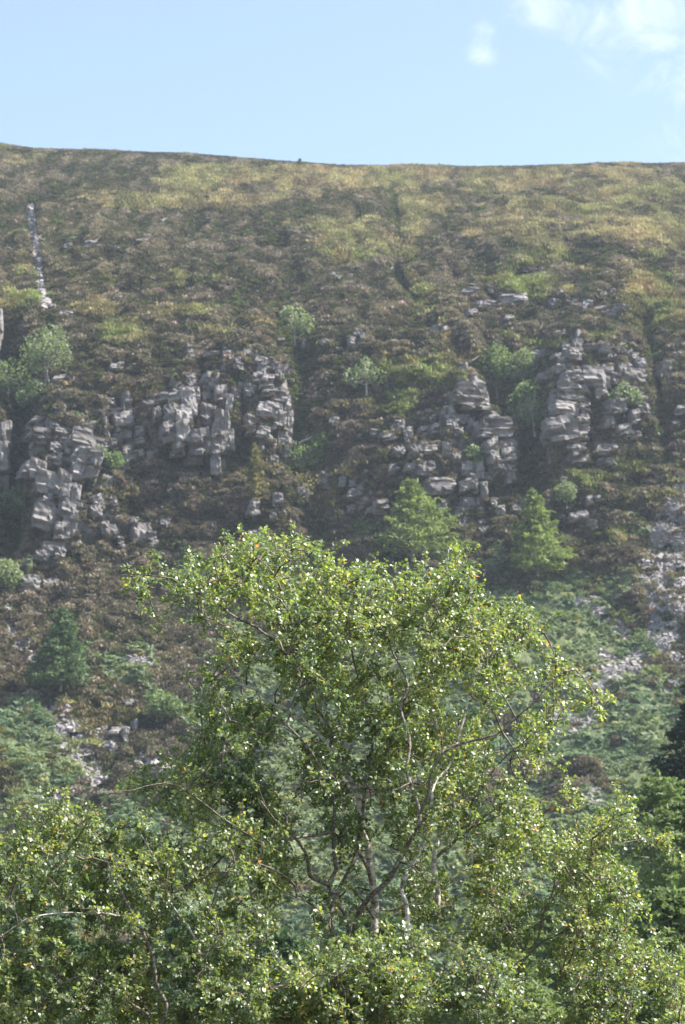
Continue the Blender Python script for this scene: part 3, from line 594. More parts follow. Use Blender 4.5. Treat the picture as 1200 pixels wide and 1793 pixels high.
M_pine = leafmat('pine_needles', ramp_src([(0, (.05, .09, .045)), (.5, (.095, .145, .065)), (1, (.16, .21, .09))]), .7, .25, (1.1, 1.3, .6), .2)
M_ylarch = leafmat('yellow_larch_needles', ramp_src([(0, (.10, .10, .04)), (.5, (.19, .17, .07)), (1, (.28, .25, .11))]), .7, .35, (1.2, 1.2, .6), .2)
M_birchfar = leafmat('far_birch_leaves', ramp_src([(0, (.08, .13, .05)), (.5, (.15, .21, .085)), (1, (.24, .30, .14))]), .6, .35, (1.2, 1.3, .6), .3)
M_palefar = leafmat('pale_birch_leaves', ramp_src([(0, (.13, .17, .08)), (.5, (.20, .25, .13)), (1, (.30, .34, .20))]), .6, .35, (1.2, 1.3, .6), .3)
M_spruce = leafmat('spruce_needles', ramp_src([(0, (.010, .022, .014)), (.5, (.02, .042, .024)), (1, (.04, .07, .035))]), .6, .1, (1, 1.2, .6), .3)
M_fgreen = leafmat('young_larch_needles', ramp_src([(0, (.11, .15, .075)), (.5, (.20, .25, .11)), (1, (.30, .34, .16))]), .7, .35, (1.2, 1.4, .6), .25)
def conifer(name, label, base, H, Rd, mat, nb=70, qs=.22, dens=1.0, lean=0, shape=1.0, skew=0.0, droop=.1, group=None, start=.06):
    root = thing(name, label, 'conifer' if name != 'larch_tree' else 'larch', base, group)
    tz = np.linspace(0, 1, 9); tp = np.c_[lean*tz**1.5*H+rng.normal(0, .01*H, 9)*tz, rng.normal(0, .006*H, 9), tz*H]
    tubes('trunk', [(tp, .022*H*(1-tz*.93))], M_fbark, root)
    Cs, Gs, Ls, ch = [], [], [], []
    for k in range(nb):
        t = start+(1-start)*((k+rng.uniform(0, 1))/nb); o = np.array([np.interp(t, tz, tp[:, 0]), np.interp(t, tz, tp[:, 1]), t*H])
        th = k*2.4+rng.normal(0, .3); ln = Rd*(1-t)**shape*rng.uniform(.65, 1.15)*(1+skew*math.cos(th))+.03*H
        d = np.array([math.cos(th), math.sin(th), 0]); m = max(4, int(9*dens*ln/Rd+5)); tt = np.linspace(0, 1, m)
        br = o+d*ln*tt[:, None]+np.c_[tt*0, tt*0, (.30*tt-(.30+droop)*tt**2+.18*tt**3)*ln]
        ch.append((br[::2] if m > 4 else br, .010*H*.6*(1-t*.7)*(1-np.linspace(0, 1, len(br[::2] if m > 4 else br))*.85)+.006))
        nq = int(26*dens*(.3+ln/Rd)); ti = rng.uniform(.12, 1.03, nq)**.8
        c = o+d*ln*ti[:, None]+np.c_[ti*0, ti*0, (.30*ti-(.30+droop)*ti**2+.18*ti**3)*ln]
        sp = ln*.26*(1.1-ti)[:, None]+qs*.35
        c = c+rng.normal(0, 1, (nq, 3))*sp*np.array([.8, .8, .32])
        g = d[None]*.8+rdir(nq, .05)*.9; Cs.append(c); Gs.append(g)
    ch = [(a, r) for a, r in ch]
    tubes('branches', ch, M_fbark, root, 3, False)
    # leading shoot
    nq = int(30*dens); tt = rng.uniform(.86, 1.02, nq); Cs.append(np.c_[np.interp(tt, tz, tp[:, 0])+rng.normal(0, .35*qs, nq), rng.normal(0, .35*qs, nq), tt*H]); Gs.append(rdir(nq, 1.5))
    C = np.concatenate(Cs); G = np.concatenate(Gs); G /= np.linalg.norm(G, axis=1, keepdims=True); n = len(C)
    a = perp(G); s = qs*rng.uniform(.5, 1.3, (n, 1))
    v = np.clip(.5+.5*(fbm(C[:, 0]/(.12*H)+C[:, 1]/(.1*H), C[:, 2]/(.08*H), 2, 7)-.5)*2+rng.normal(0, .18, n), 0, 1)
    q = quads_mesh('crown', C, a*s*.22, G*s*.75, v, mat); q.parent = root; return root
def broadleaf(name, label, base, H, blobs, mat, dens=1.0, qs=.24, stems=1, white=False, group=None):
    """blobs (x, y, z, r) in units of H from the base"""
    root = thing(name, label, 'birch' if 'birch' in name else 'shrub', base, group); H = H*1.3; blobs = [(bx*1.05, rng.normal(0, .05), bz*.80, br*1.12) for bx, _, bz, br in blobs]+[(rng.normal(0, .12), -.03, .26, .13), (rng.normal(0, .12), -.03, .38, .15)]
    ch = []; Cs = []
    for s in range(stems):
        top = np.array(blobs[s % len(blobs)][:3])*H; b0 = np.array([(s-(stems-1)/2)*.06*H, 0, -.02*H]); tt = np.linspace(0, 1, 8)[:, None]
        pc = b0+(top-b0)*tt+rng.normal(0, .015*H, (8, 3))*tt; ch.append((pc, (.022*H*(1-tt[:, 0]*.8))/max(1, stems**.5)))
    tr = tubes('trunk', ch, M_fbark if not white else M_pale, root)
    lc = []
    for (bx, by, bz, br) in blobs:
        n = int(620*dens*(br/.25)**2); d = rdir(n); rr = rng.uniform(.25, 1, (n, 1))**.5*(0.75+.5*fbm(d[:, :1]*2+bx*9, d[:, 2:]*2+bz*7, 2, 3))
        c = (np.array([bx, by, bz])+d*rr*br*np.array([1, 1, .95]))*H; Cs.append(c)
        for k in range(5):
            e = (np.array([bx, by, bz])+rdir(1)[0]*br*.75)*H; o = ch[0][0][random.randint(3, 6)]; tt = np.linspace(0, 1, 5)[:, None]
            lc.append((o+(e-o)*tt+rng.normal(0, .02*H, (5, 3))*tt, .008*H*(1-tt[:, 0]*.8)))
    tubes('branches', lc, M_fbark if not white else M_pale, root, 4)
    C = np.concatenate(Cs)
    kf = fbm(C[:, 0]/(.07*H)+4, C[:, 2]/(.07*H)+C[:, 1]/(.07*H), 2, 19) > .36; C = C[kf]; n = len(C)
    G = rdir(n, -.1); a = perp(G); s = qs*rng.uniform(.5, 1.2, (n, 1))
    v = np.clip(.5+(fbm(C[:, 0]/(.1*H), C[:, 2]/(.1*H), 2, 23)-.5)*1.2+rng.normal(0, .2, n), 0, 1)
    q = quads_mesh('crown', C, a*s*.45, G*s*.55, v, mat); q.parent = root; return root
def onhill_at(px, py_base, hpx):
    p, n = hit(px, py_base); return p+np.array([0, -.5, .1]), hpx*p[1]/FPX/math.cos(PITCH)
b, H = onhill_at(722, 985, 145); conifer('larch_tree', 'large broad lopsided yellow green larch on the central crag', b, H, H*.60, M_larch, 120, .36, 1.7, lean=-.03, shape=.75, skew=.22, droop=.0)
b, H = onhill_at(942, 1012, 152); conifer('larch_tree', 'tall pointed light green larch below the right crag', b, H, H*.42, M_larch, 140, .34, 1.9, lean=-.05, shape=.8, skew=.1)
b, H = onhill_at(106, 1212, 142); conifer('pine_tree', 'dark green bushy conifer alone on the lower left slope', b, H, H*.42, M_pine, 150, .32, 2.0, shape=.72)
b, H = onhill_at(452, 888, 110); conifer('larch_tree', 'thin yellowish half bare larch below the left buttress', b, H, H*.16, M_ylarch, 80, .3, .8, lean=-.05, shape=.6)
b, H = onhill_at(322, 1015, 66); conifer('pine_tree', 'small slim young conifer just above the foreground birch', b, H, H*.24, M_pine, 60, .26, 1.1)
b, H = onhill_at(525, 284, 6); conifer('pine_tree', 'tiny dark conifer sapling standing on the skyline', b+np.array([0, 0, .2]), H, H*.3, M_pine, 26, .3, .8)
b, H = onhill_at(868, 700, 96); broadleaf('birch_tree', 'rounded green birch at the top of the right gully', b, H, [(0, 0, .72, .24), (-.1, 0, .58, .2), (.1, .05, .55, .2), (.03, 0, .85, .14)], M_birchfar, 1.2)
b, H = onhill_at(918, 682, 64); broadleaf('birch_tree', 'smaller pale birch right of the rounded gully birch', b, H, [(0, 0, .75, .24), (-.15, 0, .5, .22), (.12, 0, .48, .2)], M_palefar, .9, stems=2)
b, H = onhill_at(938, 765, 96); broadleaf('birch_tree', 'birch with a white stem in the gully beside the stacked tower', b, H, [(-.08, 0, .8, .18), (-.2, 0, .55, .2), (.08, 0, .62, .22), (.18, 0, .4, .17), (-.1, 0, .38, .2)], M_birchfar, 1.0, white=True)
b, H = onhill_at(1094, 732, 58); broadleaf('birch_tree', 'little sparse green birch against the right hand slabs', b, H, [(0, 0, .75, .26), (-.2, 0, .55, .2), (.22, 0, .6, .2)], M_palefar, .6, stems=2)
b, H = onhill_at(642, 692, 66); broadleaf('birch_tree', 'pale wispy birch with a white trunk on the green shoulder', b, H, [(0, 0, .72, .24), (-.25, 0, .5, .2), (.25, 0, .48, .2), (0, 0, .9, .1)], M_palefar, .42, white=True)
b, H = onhill_at(516, 606, 70); broadleaf('birch_tree', 'small pale birch at the head of the central gully', b, H, [(0, 0, .7, .24), (.18, 0, .55, .2), (-.15, 0, .85, .14)], M_palefar, .55)
b, H = onhill_at(82, 672, 100); broadleaf('birch_tree', 'upright pale green birch above the left gully', b, H, [(.05, 0, .78, .2), (-.08, 0, .6, .22), (.12, 0, .5, .2), (-.2, 0, .5, .2), (.12, 0, .9, .1)], M_palefar, 1.0, stems=2)
b, H = onhill_at(20, 715, 84); broadleaf('birch_tree', 'loose dull green birch leaning over the head of the left gully', b, H, [(0, 0, .72, .24), (-.25, 0, .6, .2), (.2, 0, .5, .2)], M_birchfar, .7, stems=2)
b, H = onhill_at(62, 725, 60); broadleaf('birch_tree', 'low feathery birch on the right lip of the left gully', b, H, [(0, 0, .65, .26), (.28, 0, .5, .2), (-.25, 0, .5, .2)], M_palefar, .7, stems=2)
b, H = onhill_at(40, 925, 78); broadleaf('birch_tree', 'round bright green birch at the foot of the left gully', b, H, [(0, 0, .65, .28), (-.2, 0, .6, .22), (.22, 0, .58, .22), (0, 0, .85, .14)], M_birchfar, 1.0)
b, H = onhill_at(537, 835, 78); broadleaf('green_shrub', 'green shrub filling the floor of the central gully', b, H, [(-.15, 0, .4, .25), (.2, 0, .6, .22), (.25, 0, .8, .14), (-.1, 0, .2, .2)], M_birchfar, .8, stems=3)
b, H = onhill_at(188, 826, 46); broadleaf('green_shrub', 'small shrub growing among the left crag blocks', b, H, [(-.2, 0, .6, .26), (.2, 0, .4, .26)], M_birchfar, .7, stems=2)
b, H = onhill_at(990, 892, 44); broadleaf('birch_tree', 'tiny lone birch sapling on the grass right of the pointed larch', b, H, [(0, 0, .7, .3), (-.15, 0, .5, .2)], M_palefar, .45)
b, H = onhill_at(545, 895, 66); broadleaf('bare_sapling', 'half bare brownish sapling in the central gully', b, H, [(0, 0, .65, .26), (-.2, 0, .8, .14)], M_ylarch, .22, stems=3)
b, H = onhill_at(6, 1035, 62); broadleaf('green_shrub', 'pale green shrub cut by the left edge of the frame', b, H, [(0, 0, .5, .32), (.2, 0, .3, .26), (-.3, 0, .5, .3)], M_palefar, .9, stems=2)
b, H = onhill_at(832, 822, 46); broadleaf('green_shrub', 'thin green shrub between the two square pillars', b, H, [(0, 0, .6, .24), (.1, 0, .35, .2)], M_birchfar, .4, stems=2)
b, H = onhill_at(275, 1265, 60); broadleaf('green_shrub', 'bushy green shrub on the lower slope behind the birch leaves', b, H, [(0, 0, .5, .3), (.3, 0, .4, .25)], M_birchfar, .9, stems=2)
# dead pale log in the gully
p, n = hit(533, 783)
tubes_o = tubes('dead_log', [(np.array([[-1.0, 0, .1], [-.3, 0, .5], [.4, -.1, .75], [.9, 0, 1.1]]), np.array([.14, .13, .11, .07])), (np.array([[.2, 0, .7], [.1, 0, 1.0], [.3, 0, 1.3]]), np.array([.08, .06, .04]))], M_pale)
tubes_o.location = tuple(p+np.array([0, -.4, .3])); tag(tubes_o, 'bleached broken log lying in the central gully shrub', 'log')
p, n = hit(828, 644)
tubes_o = tubes('dead_log', [(np.array([[-1.3, 0, -.6], [-.5, 0, .0], [.2, -.1, .35], [.9, 0, .9]]), np.array([.10, .12, .11, .07]))], M_pale)
tubes_o.location = tuple(p+np.array([0, -.5, .4])); tag(tubes_o, 'bleached fallen log on the slope left of the round gully birch', 'log')

# nearer conifers on the right and behind the birches
gy = lambda x, y: float(np.interp(y, fy2, fz2))
def near_conifer(name, label, px, pytop, dist, Rf, mat, nb, qs, dens, **kw):
    top = at(px, pytop, dist); z0 = gy(top[0], dist)-.3; H = top[2]-z0
    return conifer(name, label, np.array([top[0], dist, z0]), H, H*Rf, mat, nb, qs, dens, **kw)
near_conifer('spruce_tree', 'very dark spruce cut by the right edge of the frame', 1250, 1075, 105, .19, M_spruce, 320, .2, 6, shape=.75, droop=.25)
for args in [('soft green larch with its top below the dark spruce', 1140, 1365, 78, .42, 1.0), ('taller soft green larch at the right edge behind the birch', 1222, 1400, 66, .40, 1.0), ('larch half hidden behind the right birch crown', 1060, 1515, 72, .42, 1.0),
             ('larch low behind the right birch stem', 965, 1600, 82, .45, 1.0), ('bushy larch low in the bottom right corner', 1175, 1560, 52, .42, 1.0), ('low larch behind the middle of the front birch', 870, 1640, 60, .42, 1.0)]:
    near_conifer('larch_tree', args[0], args[1], args[2], args[3], args[4], M_fgreen, 340, .11, 9, shape=.7, droop=.05, group='soft green larches behind the birch')
for args in [('low young conifer behind the main birch stems', 660, 1610, 62), ('low young conifer left of the main birch stems', 500, 1640, 70), ('low young conifer behind the left birch', 330, 1600, 80), ('low young conifer in the bottom left behind the leaves', 110, 1640, 64)]:
    near_conifer('pine_tree', args[0], args[1], args[2], args[3], .45, M_pine, 220, .15, 5, shape=.65, group='young conifers behind the birches')

# ------------------------------------------------------------ foreground birches
DT = 18.0; PXM = DT/FPX
class Skel:
    def __init__(s): s.p = np.zeros((0, 3)); s.par = []; s.lim = []
    def add(s, p, par): s.p = np.vstack([s.p, p]); s.par.append(par); return len(s.par)-1
def catmull(Pc, step):
    Pc = np.asarray(Pc, float); Q = np.vstack([2*Pc[0]-Pc[1], Pc, 2*Pc[-1]-Pc[-2]]); o = []
    for i in range(1, len(Q)-2):
        m = max(2, int(np.linalg.norm(Q[i+1]-Q[i])/step)); t = np.linspace(0, 1, m, endpoint=False)[:, None]
        o.append(.5*((2*Q[i])+(-Q[i-1]+Q[i+1])*t+(2*Q[i-1]-5*Q[i]+4*Q[i+1]-Q[i+2])*t**2+(-Q[i-1]+3*Q[i]-3*Q[i+1]+Q[i+2])*t**3))
    o.append(Q[-2][None]); return np.vstack(o)
M_leaf = None
def leaf_material():
    cols = [(0, (.050, .095, .022)), (.35, (.105, .165, .035)), (.62, (.18, .245, .050)), (.86, (.29, .33, .07)), (.955, (.42, .36, .06)), (.985, (.55, .28, .05)), (1, (.42, .12, .04))]
    m = leafmat('birch_leaf', ramp_src([(a, (c[0]*1.08+.012, c[1]*1.01+.010, c[2]*1.6+.018)) for a, c in cols]), .47, .42, (1.8, 1.85, .65), 1.0)
    t = m.node_tree; p = t.nodes['Principled BSDF']
    g = t.nodes.new('ShaderNodeNewGeometry'); n = t.nodes.new('ShaderNodeTexNoise'); n.inputs['Scale'].default_value = 60; n.inputs['Detail'].default_value = 2
    t.links.new(g.outputs['Position'], n.inputs['Vector']); b = t.nodes.new('ShaderNodeBump'); b.inputs['Strength'].default_value = .35; b.inputs['Distance'].default_value = .006; p.inputs['Coat Weight'].default_value = .7; p.inputs['Coat Roughness'].default_value = .52
    t.links.new(n.outputs['Fac'], b.inputs['Height']); t.links.new(b.outputs[0], p.inputs['Normal'])
    return m
M_leaf = leaf_material()
def leaves(name, base, direc, nrm, ln, v, parent):
    n = len(base); sd_ = np.cross(direc, nrm); sd_ /= np.linalg.norm(sd_, axis=1, keepdims=True)+1e-9; nrm = np.cross(sd_, direc)
    ln = ln[:, None]; wd = ln*rng.uniform(.36, .46, (n, 1)); fold = ln*rng.uniform(.02, .12, (n, 1)); cur = ln*rng.uniform(-.05, .25, (n, 1))
    b = base; m = base+direc*ln*.42-nrm*fold; l = base+direc*ln*.36+sd_*wd; r = base+direc*ln*.36-sd_*wd; tp = base+direc*ln-nrm*cur
    l2 = base+direc*ln*.72+sd_*wd*.55-nrm*cur*.4; r2 = base+direc*ln*.72-sd_*wd*.55-nrm*cur*.4
    V = np.stack([b, l, l2, tp, r2, r, m], 1).reshape(-1, 3); i = (np.arange(n)*7)[:, None]
    F = np.concatenate([i+np.array([[0, 6, 1]]), i+np.array([[1, 6, 2]]), i+np.array([[2, 6, 3]]), i+np.array([[3, 6, 4]]), i+np.array([[4, 6, 5]]), i+np.array([[5, 6, 0]])], 0)
    o = mesh_from(name, V, F, M_leaf, True, parent, {'v': ('FLOAT', 'POINT', np.repeat(v, 7))})
    tag(o, kind='stuff'); return o
def birch(label, root_pt, limbs, discs, holes, n2, n3, per, dist, depth, tone=0.0, seed=1, xr=(0, 0)):
    """limbs: (list of (px,py,ddepth), r0, r1, material); crown = discs in photo px at the tree's distance"""
    r = np.random.default_rng(seed)
    base = np.array([root_pt[0], root_pt[1], gy(0, root_pt[1])-.15])
    root = thing('birch_tree', label, 'birch', base)
    sk = Skel(); lp_, lr = [], []
    for (pts_, r0, r1, mt, nm) in limbs:
        Q = [at(a, b_, dist+c-(.35 if nm == 'limb' and b_ < 1450 else 0)) if not isinstance(a, np.ndarray) else a for a, b_, c in pts_]
        if nm == 'trunk': Q = [base+np.array([Q[0][0]*.0, 0, 0])]+[base*.5+Q[0]*.5+r.normal(0, .04, 3)]+Q
        C = catmull(Q, .07); C += np.c_[fbm(np.arange(len(C))*.35+seed, np.full(len(C), r0*99), 2, 3)-.5, fbm(np.arange(len(C))*.3, np.full(len(C), r0*77+3), 2, 4)-.5, fbm(np.arange(len(C))*.4, np.full(len(C), 5+r0*50), 2, 5)-.5]*.05
        t = np.linspace(0, 1, len(C)); rad = (r0+(r1-r0)*t)*.9
        rad = rad*(1+.10*(fbm(np.arange(len(C))*.6, np.full(len(C), r0*31), 2, 9)-.5)*2)
        o = tubes(nm, [(C-base, rad)], mt, root, 9 if r0 > .02 else 6)
        lp_.append(C)
    sk.p = np.vstack([c[(len(c)//4 if i == 0 else 0)::2] for i, c in enumerate(lp_)]); NL = len(sk.p)
    dd_ = np.array([(*q, 1.0)[:4] for q in discs], float); wts = dd_[:, 2]**2*dd_[:, 3]; wts = wts/wts.sum()
    def sample(n, shrink=1.0):
        out = []
        tot = 0
        while tot < n:
            k = r.choice(len(dd_), n*2, p=wts); th = r.uniform(0, 6.283, n*2); rr = np.sqrt(r.uniform(0, 1, n*2))*dd_[k, 2]*shrink
            px = dd_[k, 0]+rr*np.cos(th); py = dd_[k, 1]+rr*np.sin(th)
            dp = depth*np.sqrt(np.clip(1-(rr/dd_[k, 2])**2*.6, 0, 1))*np.clip(r.normal(.42, .52, n*2), -.7, 1.4)
            ok = np.ones(n*2, bool)
            for hx, hy, hr_, pr in holes: ok &= ~((np.hypot(px-hx, py-hy) < hr_) & (r.uniform(0, 1, n*2) < pr))
            # clumps and gaps
            cn = fbm(px/48+seed*3.1, py/40+dp*.45, 3, 200+seed); ok &= cn > .505
            d = np.stack([(px-CW)/FPX, math.cos(PITCH)-(CH-py)/FPX*math.sin(PITCH), math.sin(PITCH)+(CH-py)/FPX*math.cos(PITCH)], -1)
            q = CAM+d*((dist+dp)/d[:, 1])[:, None]; out.append(q[ok]); tot += ok.sum()
        return np.vstack(out)[:n]
    # secondary branches
    segA, segB, rA, rB = [], [], [], []
    A = sample(n2, .9); nodes = sk.p.copy()
    dmin = np.full(len(A), 1e9); near = np.zeros(len(A), int)
    def upd(new, off):
        dm = np.linalg.norm(A[:, None]-new[None], axis=2); j = dm.argmin(1); v = dm[np.arange(len(A)), j]; m_ = v < dmin; dmin[m_] = v[m_]; near[m_] = j[m_]+off
    for c in range(0, len(nodes), 400): upd(nodes[c:c+400], c)
    done = np.zeros(len(A), bool); tips = []
    nodes = list(nodes); sec = []
    for _ in range(len(A)):
        i = np.where(done, 1e9, dmin).argmin(); done[i] = True; a = A[i]; o = nodes[near[i]]; L_ = np.linalg.norm(a-o)
        m_ = max(3, int(L_/.10)+1); t = np.linspace(0, 1, m_+1)[1:, None]
        arch = .11*L_*np.sin(t*np.pi)*np.array([0, 0, 1.])+np.cumsum(r.normal(0, .018, (m_, 3)), 0)*np.sin(t*np.pi)
        pth = o+(a-o)*t+arch; sec.append(np.vstack([o, pth])); off = len(nodes); nodes.extend(list(pth)); upd(pth, off)
    chains = [(c-base, (.0055+.0068*min(1.6, np.linalg.norm(c[-1]-c[0])))*np.linspace(1, .12, len(c))+.0014) for c in sec]
    tw = tubes('branchlets', chains, M_twig, root, 5); tag(tw, kind='stuff')
    # tertiary twigs with leaves
    nodes = np.array(nodes); T = np.vstack([sample(n3, 1.03)]+[A+rdir(len(A), .2, r)*r.uniform(.1, .26, (len(A), 1)) for _ in range(2)]); o_i = np.zeros(len(T), int)
    for c in range(0, len(T), 300):
        d = np.linalg.norm(T[c:c+300, None]-nodes[None, :], axis=2); o_i[c:c+300] = d.argmin(1)
    O = nodes[o_i]; dv = T-O; Ld = np.linalg.norm(dv, axis=1, keepdims=True); T = O+dv*np.clip(.48/np.maximum(Ld, 1e-6), None, 1.0)*1.0
    dv = T-O; Ld = np.linalg.norm(dv, axis=1, keepdims=True)
    T = T+np.array([0, 0, 1.])*r.uniform(-.02, .06, (len(T), 1)); short = Ld[:, 0] < .12; T[short] += rdir(short.sum(), .1, r)*.16; dv = T-O; Ld = np.linalg.norm(dv, axis=1, keepdims=True)
    tt = np.linspace(0, 1, 5); jig = r.normal(0, .012, (len(T), 5, 3))
    W = O[:, None]+dv[:, None]*tt[None, :, None]+np.array([0, 0, 1.])*(Ld*.18)[:, None]*np.sin(tt*2.6)[None, :, None]-np.array([0, 0, .10])*(tt**2)[None, :, None]*Ld[:, None]+jig*tt[None, :, None]
    tw = tubes('twigs', [(w_-base, np.linspace(.0040, .0015, 5)) for w_ in W], M_twig, root, 3, False); tag(tw, kind='stuff')
    n = len(T)*per; k = np.repeat(np.arange(len(T)), per); s = np.clip(r.beta(2.2, 1.3, n), 0, .999)*4; i0 = s.astype(int); f = (s-i0)[:, None]
    bp = W[k, i0]*(1-f)+W[k, i0+1]*f; tdir = W[k, i0+1]-W[k, i0]; tdir /= np.linalg.norm(tdir, axis=1, keepdims=True)+1e-9
    out_ = rdir(n, -.15, r); di = tdir*.45+out_*.95+np.array([0, 0, -.18]); di /= np.linalg.norm(di, axis=1, keepdims=True)
    bp = bp+di*r.uniform(.006, .02, (n, 1)); up_ = rdir(n, 1.0, r)+np.array([.20, -.1, .25]); 
    clv = fbm(bp[:, 0]*4+seed, bp[:, 2]*4+bp[:, 1]*2, 3, 300+seed)
    v = np.clip(.42+tone+(clv-.5)*1.0+r.normal(0, .18, n), 0, .90); od = r.uniform(0, 1, n); v = np.where(od < .014, r.uniform(.93, 1, n), v)
    leaves('foliage', bp-base, di, up_, r.uniform(.021, .040, n), v, root)
    return root
BK, PL = M_bark, M_pale
main_limbs = [
 ([(615, 1700, 0), (612, 1640, 0), (605, 1600, 0), (590, 1575, 0), (577, 1548, .05), (590, 1525, .1), (583, 1490, .1), (581, 1450, .1), (583, 1400, .15), (578, 1370, .2), (572, 1330, .25), (580, 1295, .3), (545, 1215, .3), (520, 1175, .2), (490, 1130, .1), (450, 1095, 0), (400, 1070, -.1), (350, 1040, -.2), (300, 1015, -.3), (250, 1006, -.4), (215, 1006, -.4)], .040, .006, BK, 'trunk'),
 ([(578, 1370, .2), (560, 1345, 0), (540, 1310, -.2), (510, 1280, -.35), (482, 1255, -.5), (460, 1230, -.6)], .016, .005, BK, 'limb'),
 ([(577, 1548, .05), (545, 1535, -.1), (540, 1505, -.2), (525, 1480, -.3), (505, 1455, -.4), (482, 1433, -.5), (460, 1400, -.6)], .020, .007, BK, 'limb'),
 ([(618, 1650, 0), (622, 1630, 0), (630, 1600, -.1), (650, 1570, -.2), (680, 1545, -.3), (700, 1510, -.35), (712, 1480, -.4), (730, 1445, -.4), (733, 1425, -.4), (722, 1390, -.4), (712, 1350, -.3), (716, 1290, -.2), (700, 1240, -.1), (715, 1200, 0), (690, 1140, .1), (672, 1080, .1)], .027, .006, BK, 'limb'),
 ([(733, 1425, -.4), (750, 1395, -.5), (757, 1350, -.5), (790, 1310, -.5), (860, 1290, -.5), (905, 1255, -.5), (940, 1225, -.5), (970, 1190, -.5), (1010, 1175, -.5), (1060, 1235, -.5)], .016, .004, BK, 'limb'),
 ([(597, 1680, .1), (592, 1655, .1), (580, 1610, .2), (590, 1570, .3), (610, 1530, .3), (622, 1495, .3), (630, 1455, .4), (638, 1400, .4), (641, 1350, .5), (652, 1300, .5), (640, 1230, .6), (620, 1160, .6), (610, 1090, .5), (560, 1020, .4)], .024, .005, BK, 'limb'),
 ([(656, 1700, .5), (655, 1610, .5), (656, 1560, .5), (648, 1510, .5), (642, 1475, .5), (630, 1440, .5), (628, 1400, .55), (600, 1340, .6), (575, 1300, .7), (500, 1240, .8), (430, 1200, .9), (350, 1180, .9)], .040, .007, PL, 'limb'),
 ([(722, 1700, -.2), (715, 1615, -.2), (710, 1580, -.2), (703, 1560, -.15), (710, 1535, -.1), (735, 1490, 0), (753, 1450, 0), (757, 1415, 0), (760, 1370, .1), (790, 1330, .2), (812, 1250, .3), (830, 1185, .3), (870, 1140, .3), (920, 1110, .3)], .022, .005, PL, 'limb'),
 ([(765, 1600, .3), (768, 1560, .3), (762, 1500, .3), (775, 1450, .4), (782, 1390, .5), (778, 1350, .5), (760, 1260, .6), (755, 1190, .6), (740, 1150, .6), (760, 1070, .5), (782, 1000, .4), (788, 960, .4)], .026, .005, PL, 'limb'),
 ([(655, 1560, .5), (640, 1510, .4), (600, 1470, .2), (560, 1460, -.1), (500, 1470, -.3), (470, 1475, -.4), (400, 1440, -.6), (340, 1400, -.7), (290, 1372, -.8), (215, 1385, -.9)], .018, .005, BK, 'limb'),
 ([(520, 1175, .2), (505, 1110, .2), (498, 1060, .1), (480, 1010, 0), (440, 965, 0), (410, 945, 0)], .013, .004, BK, 'limb'),
 ([(800, 1470, .2), (850, 1430, .1), (900, 1400, 0), (940, 1400, 0), (1000, 1415, -.1)], .010, .004, BK, 'limb'),
 ([(762, 1500, .3), (800, 1470, .2), (830, 1400, .1), (880, 1330, .1), (930, 1290, .0)], .016, .005, BK, 'limb'),
 ([(656, 1615, .5), (628, 1570, .3), (605, 1550, .2), (560, 1590, -.1), (545, 1580, -.2), (500, 1560, -.5), (460, 1530, -.6)], .012, .005, BK, 'limb')]
main_discs = [(470, 1010, 62), (420, 975, 36), (400, 1005, 48), (330, 1025, 40), (265, 1030, 30), (225, 1010, 12), (540, 1005, 52), (515, 960, 14), (600, 1045, 52), (680, 1065, 50), (700, 1010, 14), (632, 1000, 14), (750, 1030, 45), (780, 965, 20), (795, 1000, 28), (800, 1050, 45), (850, 1105, 55), (915, 1115, 34), (945, 1105, 16), (880, 1180, 70), (970, 1185, 36), (1035, 1225, 26), (1070, 1245, 14), (1060, 1275, 10), (960, 1250, 40, .7), (300, 1085, 48, .7), (250, 1080, 18, .6), (380, 1090, 60, .8), (460, 1110, 75), (560, 1120, 80), (660, 1140, 70), (760, 1120, 80), (305, 1150, 38, .6), (400, 1210, 80), (500, 1220, 90), (620, 1220, 80), (740, 1210, 90), (840, 1250, 90), (910, 1310, 56), (330, 1250, 46, .8), (280, 1280, 22, .5), (400, 1310, 90), (520, 1330, 90), (640, 1330, 90), (760, 1340, 100), (860, 1390, 80), (930, 1370, 34), (990, 1405, 28, .7), (245, 1385, 32, .6), (195, 1390, 16, .5), (340, 1385, 60), (440, 1430, 80), (560, 1430, 80, .7), (680, 1430, 80, .8), (820, 1460, 90), (900, 1480, 70), (480, 1540, 60, .8), (760, 1560, 60, .9), (620, 1540, 80, .6), (560, 1600, 50, .5), (700, 1600, 50, .5)]
main_holes = [(705, 1180, 26, .8), (600, 1560, 60, .72), (680, 1560, 60, .72), (640, 1490, 44, .5), (700, 1480, 34, .3), (520, 1250, 40, .5), (600, 1330, 40, .5), (560, 1180, 34, .5), (850, 1300, 34, .5), (400, 1130, 26, .5), (330, 1120, 26, .55), (790, 1240, 20, .6), (655, 1260, 16, .6), (1000, 1330, 45, .9), (990, 1460, 30, .7), (700, 1640, 40, .6), (560, 1500, 36, .6), (470, 1370, 16, .5)]
birch('tall central birch with many bare forking stems and a wide open crown', (at(640, 1793, DT)[0], DT+.2, 0), main_limbs, main_discs, main_holes, 760, 3300, 23, DT, 1.7, .0, 1)
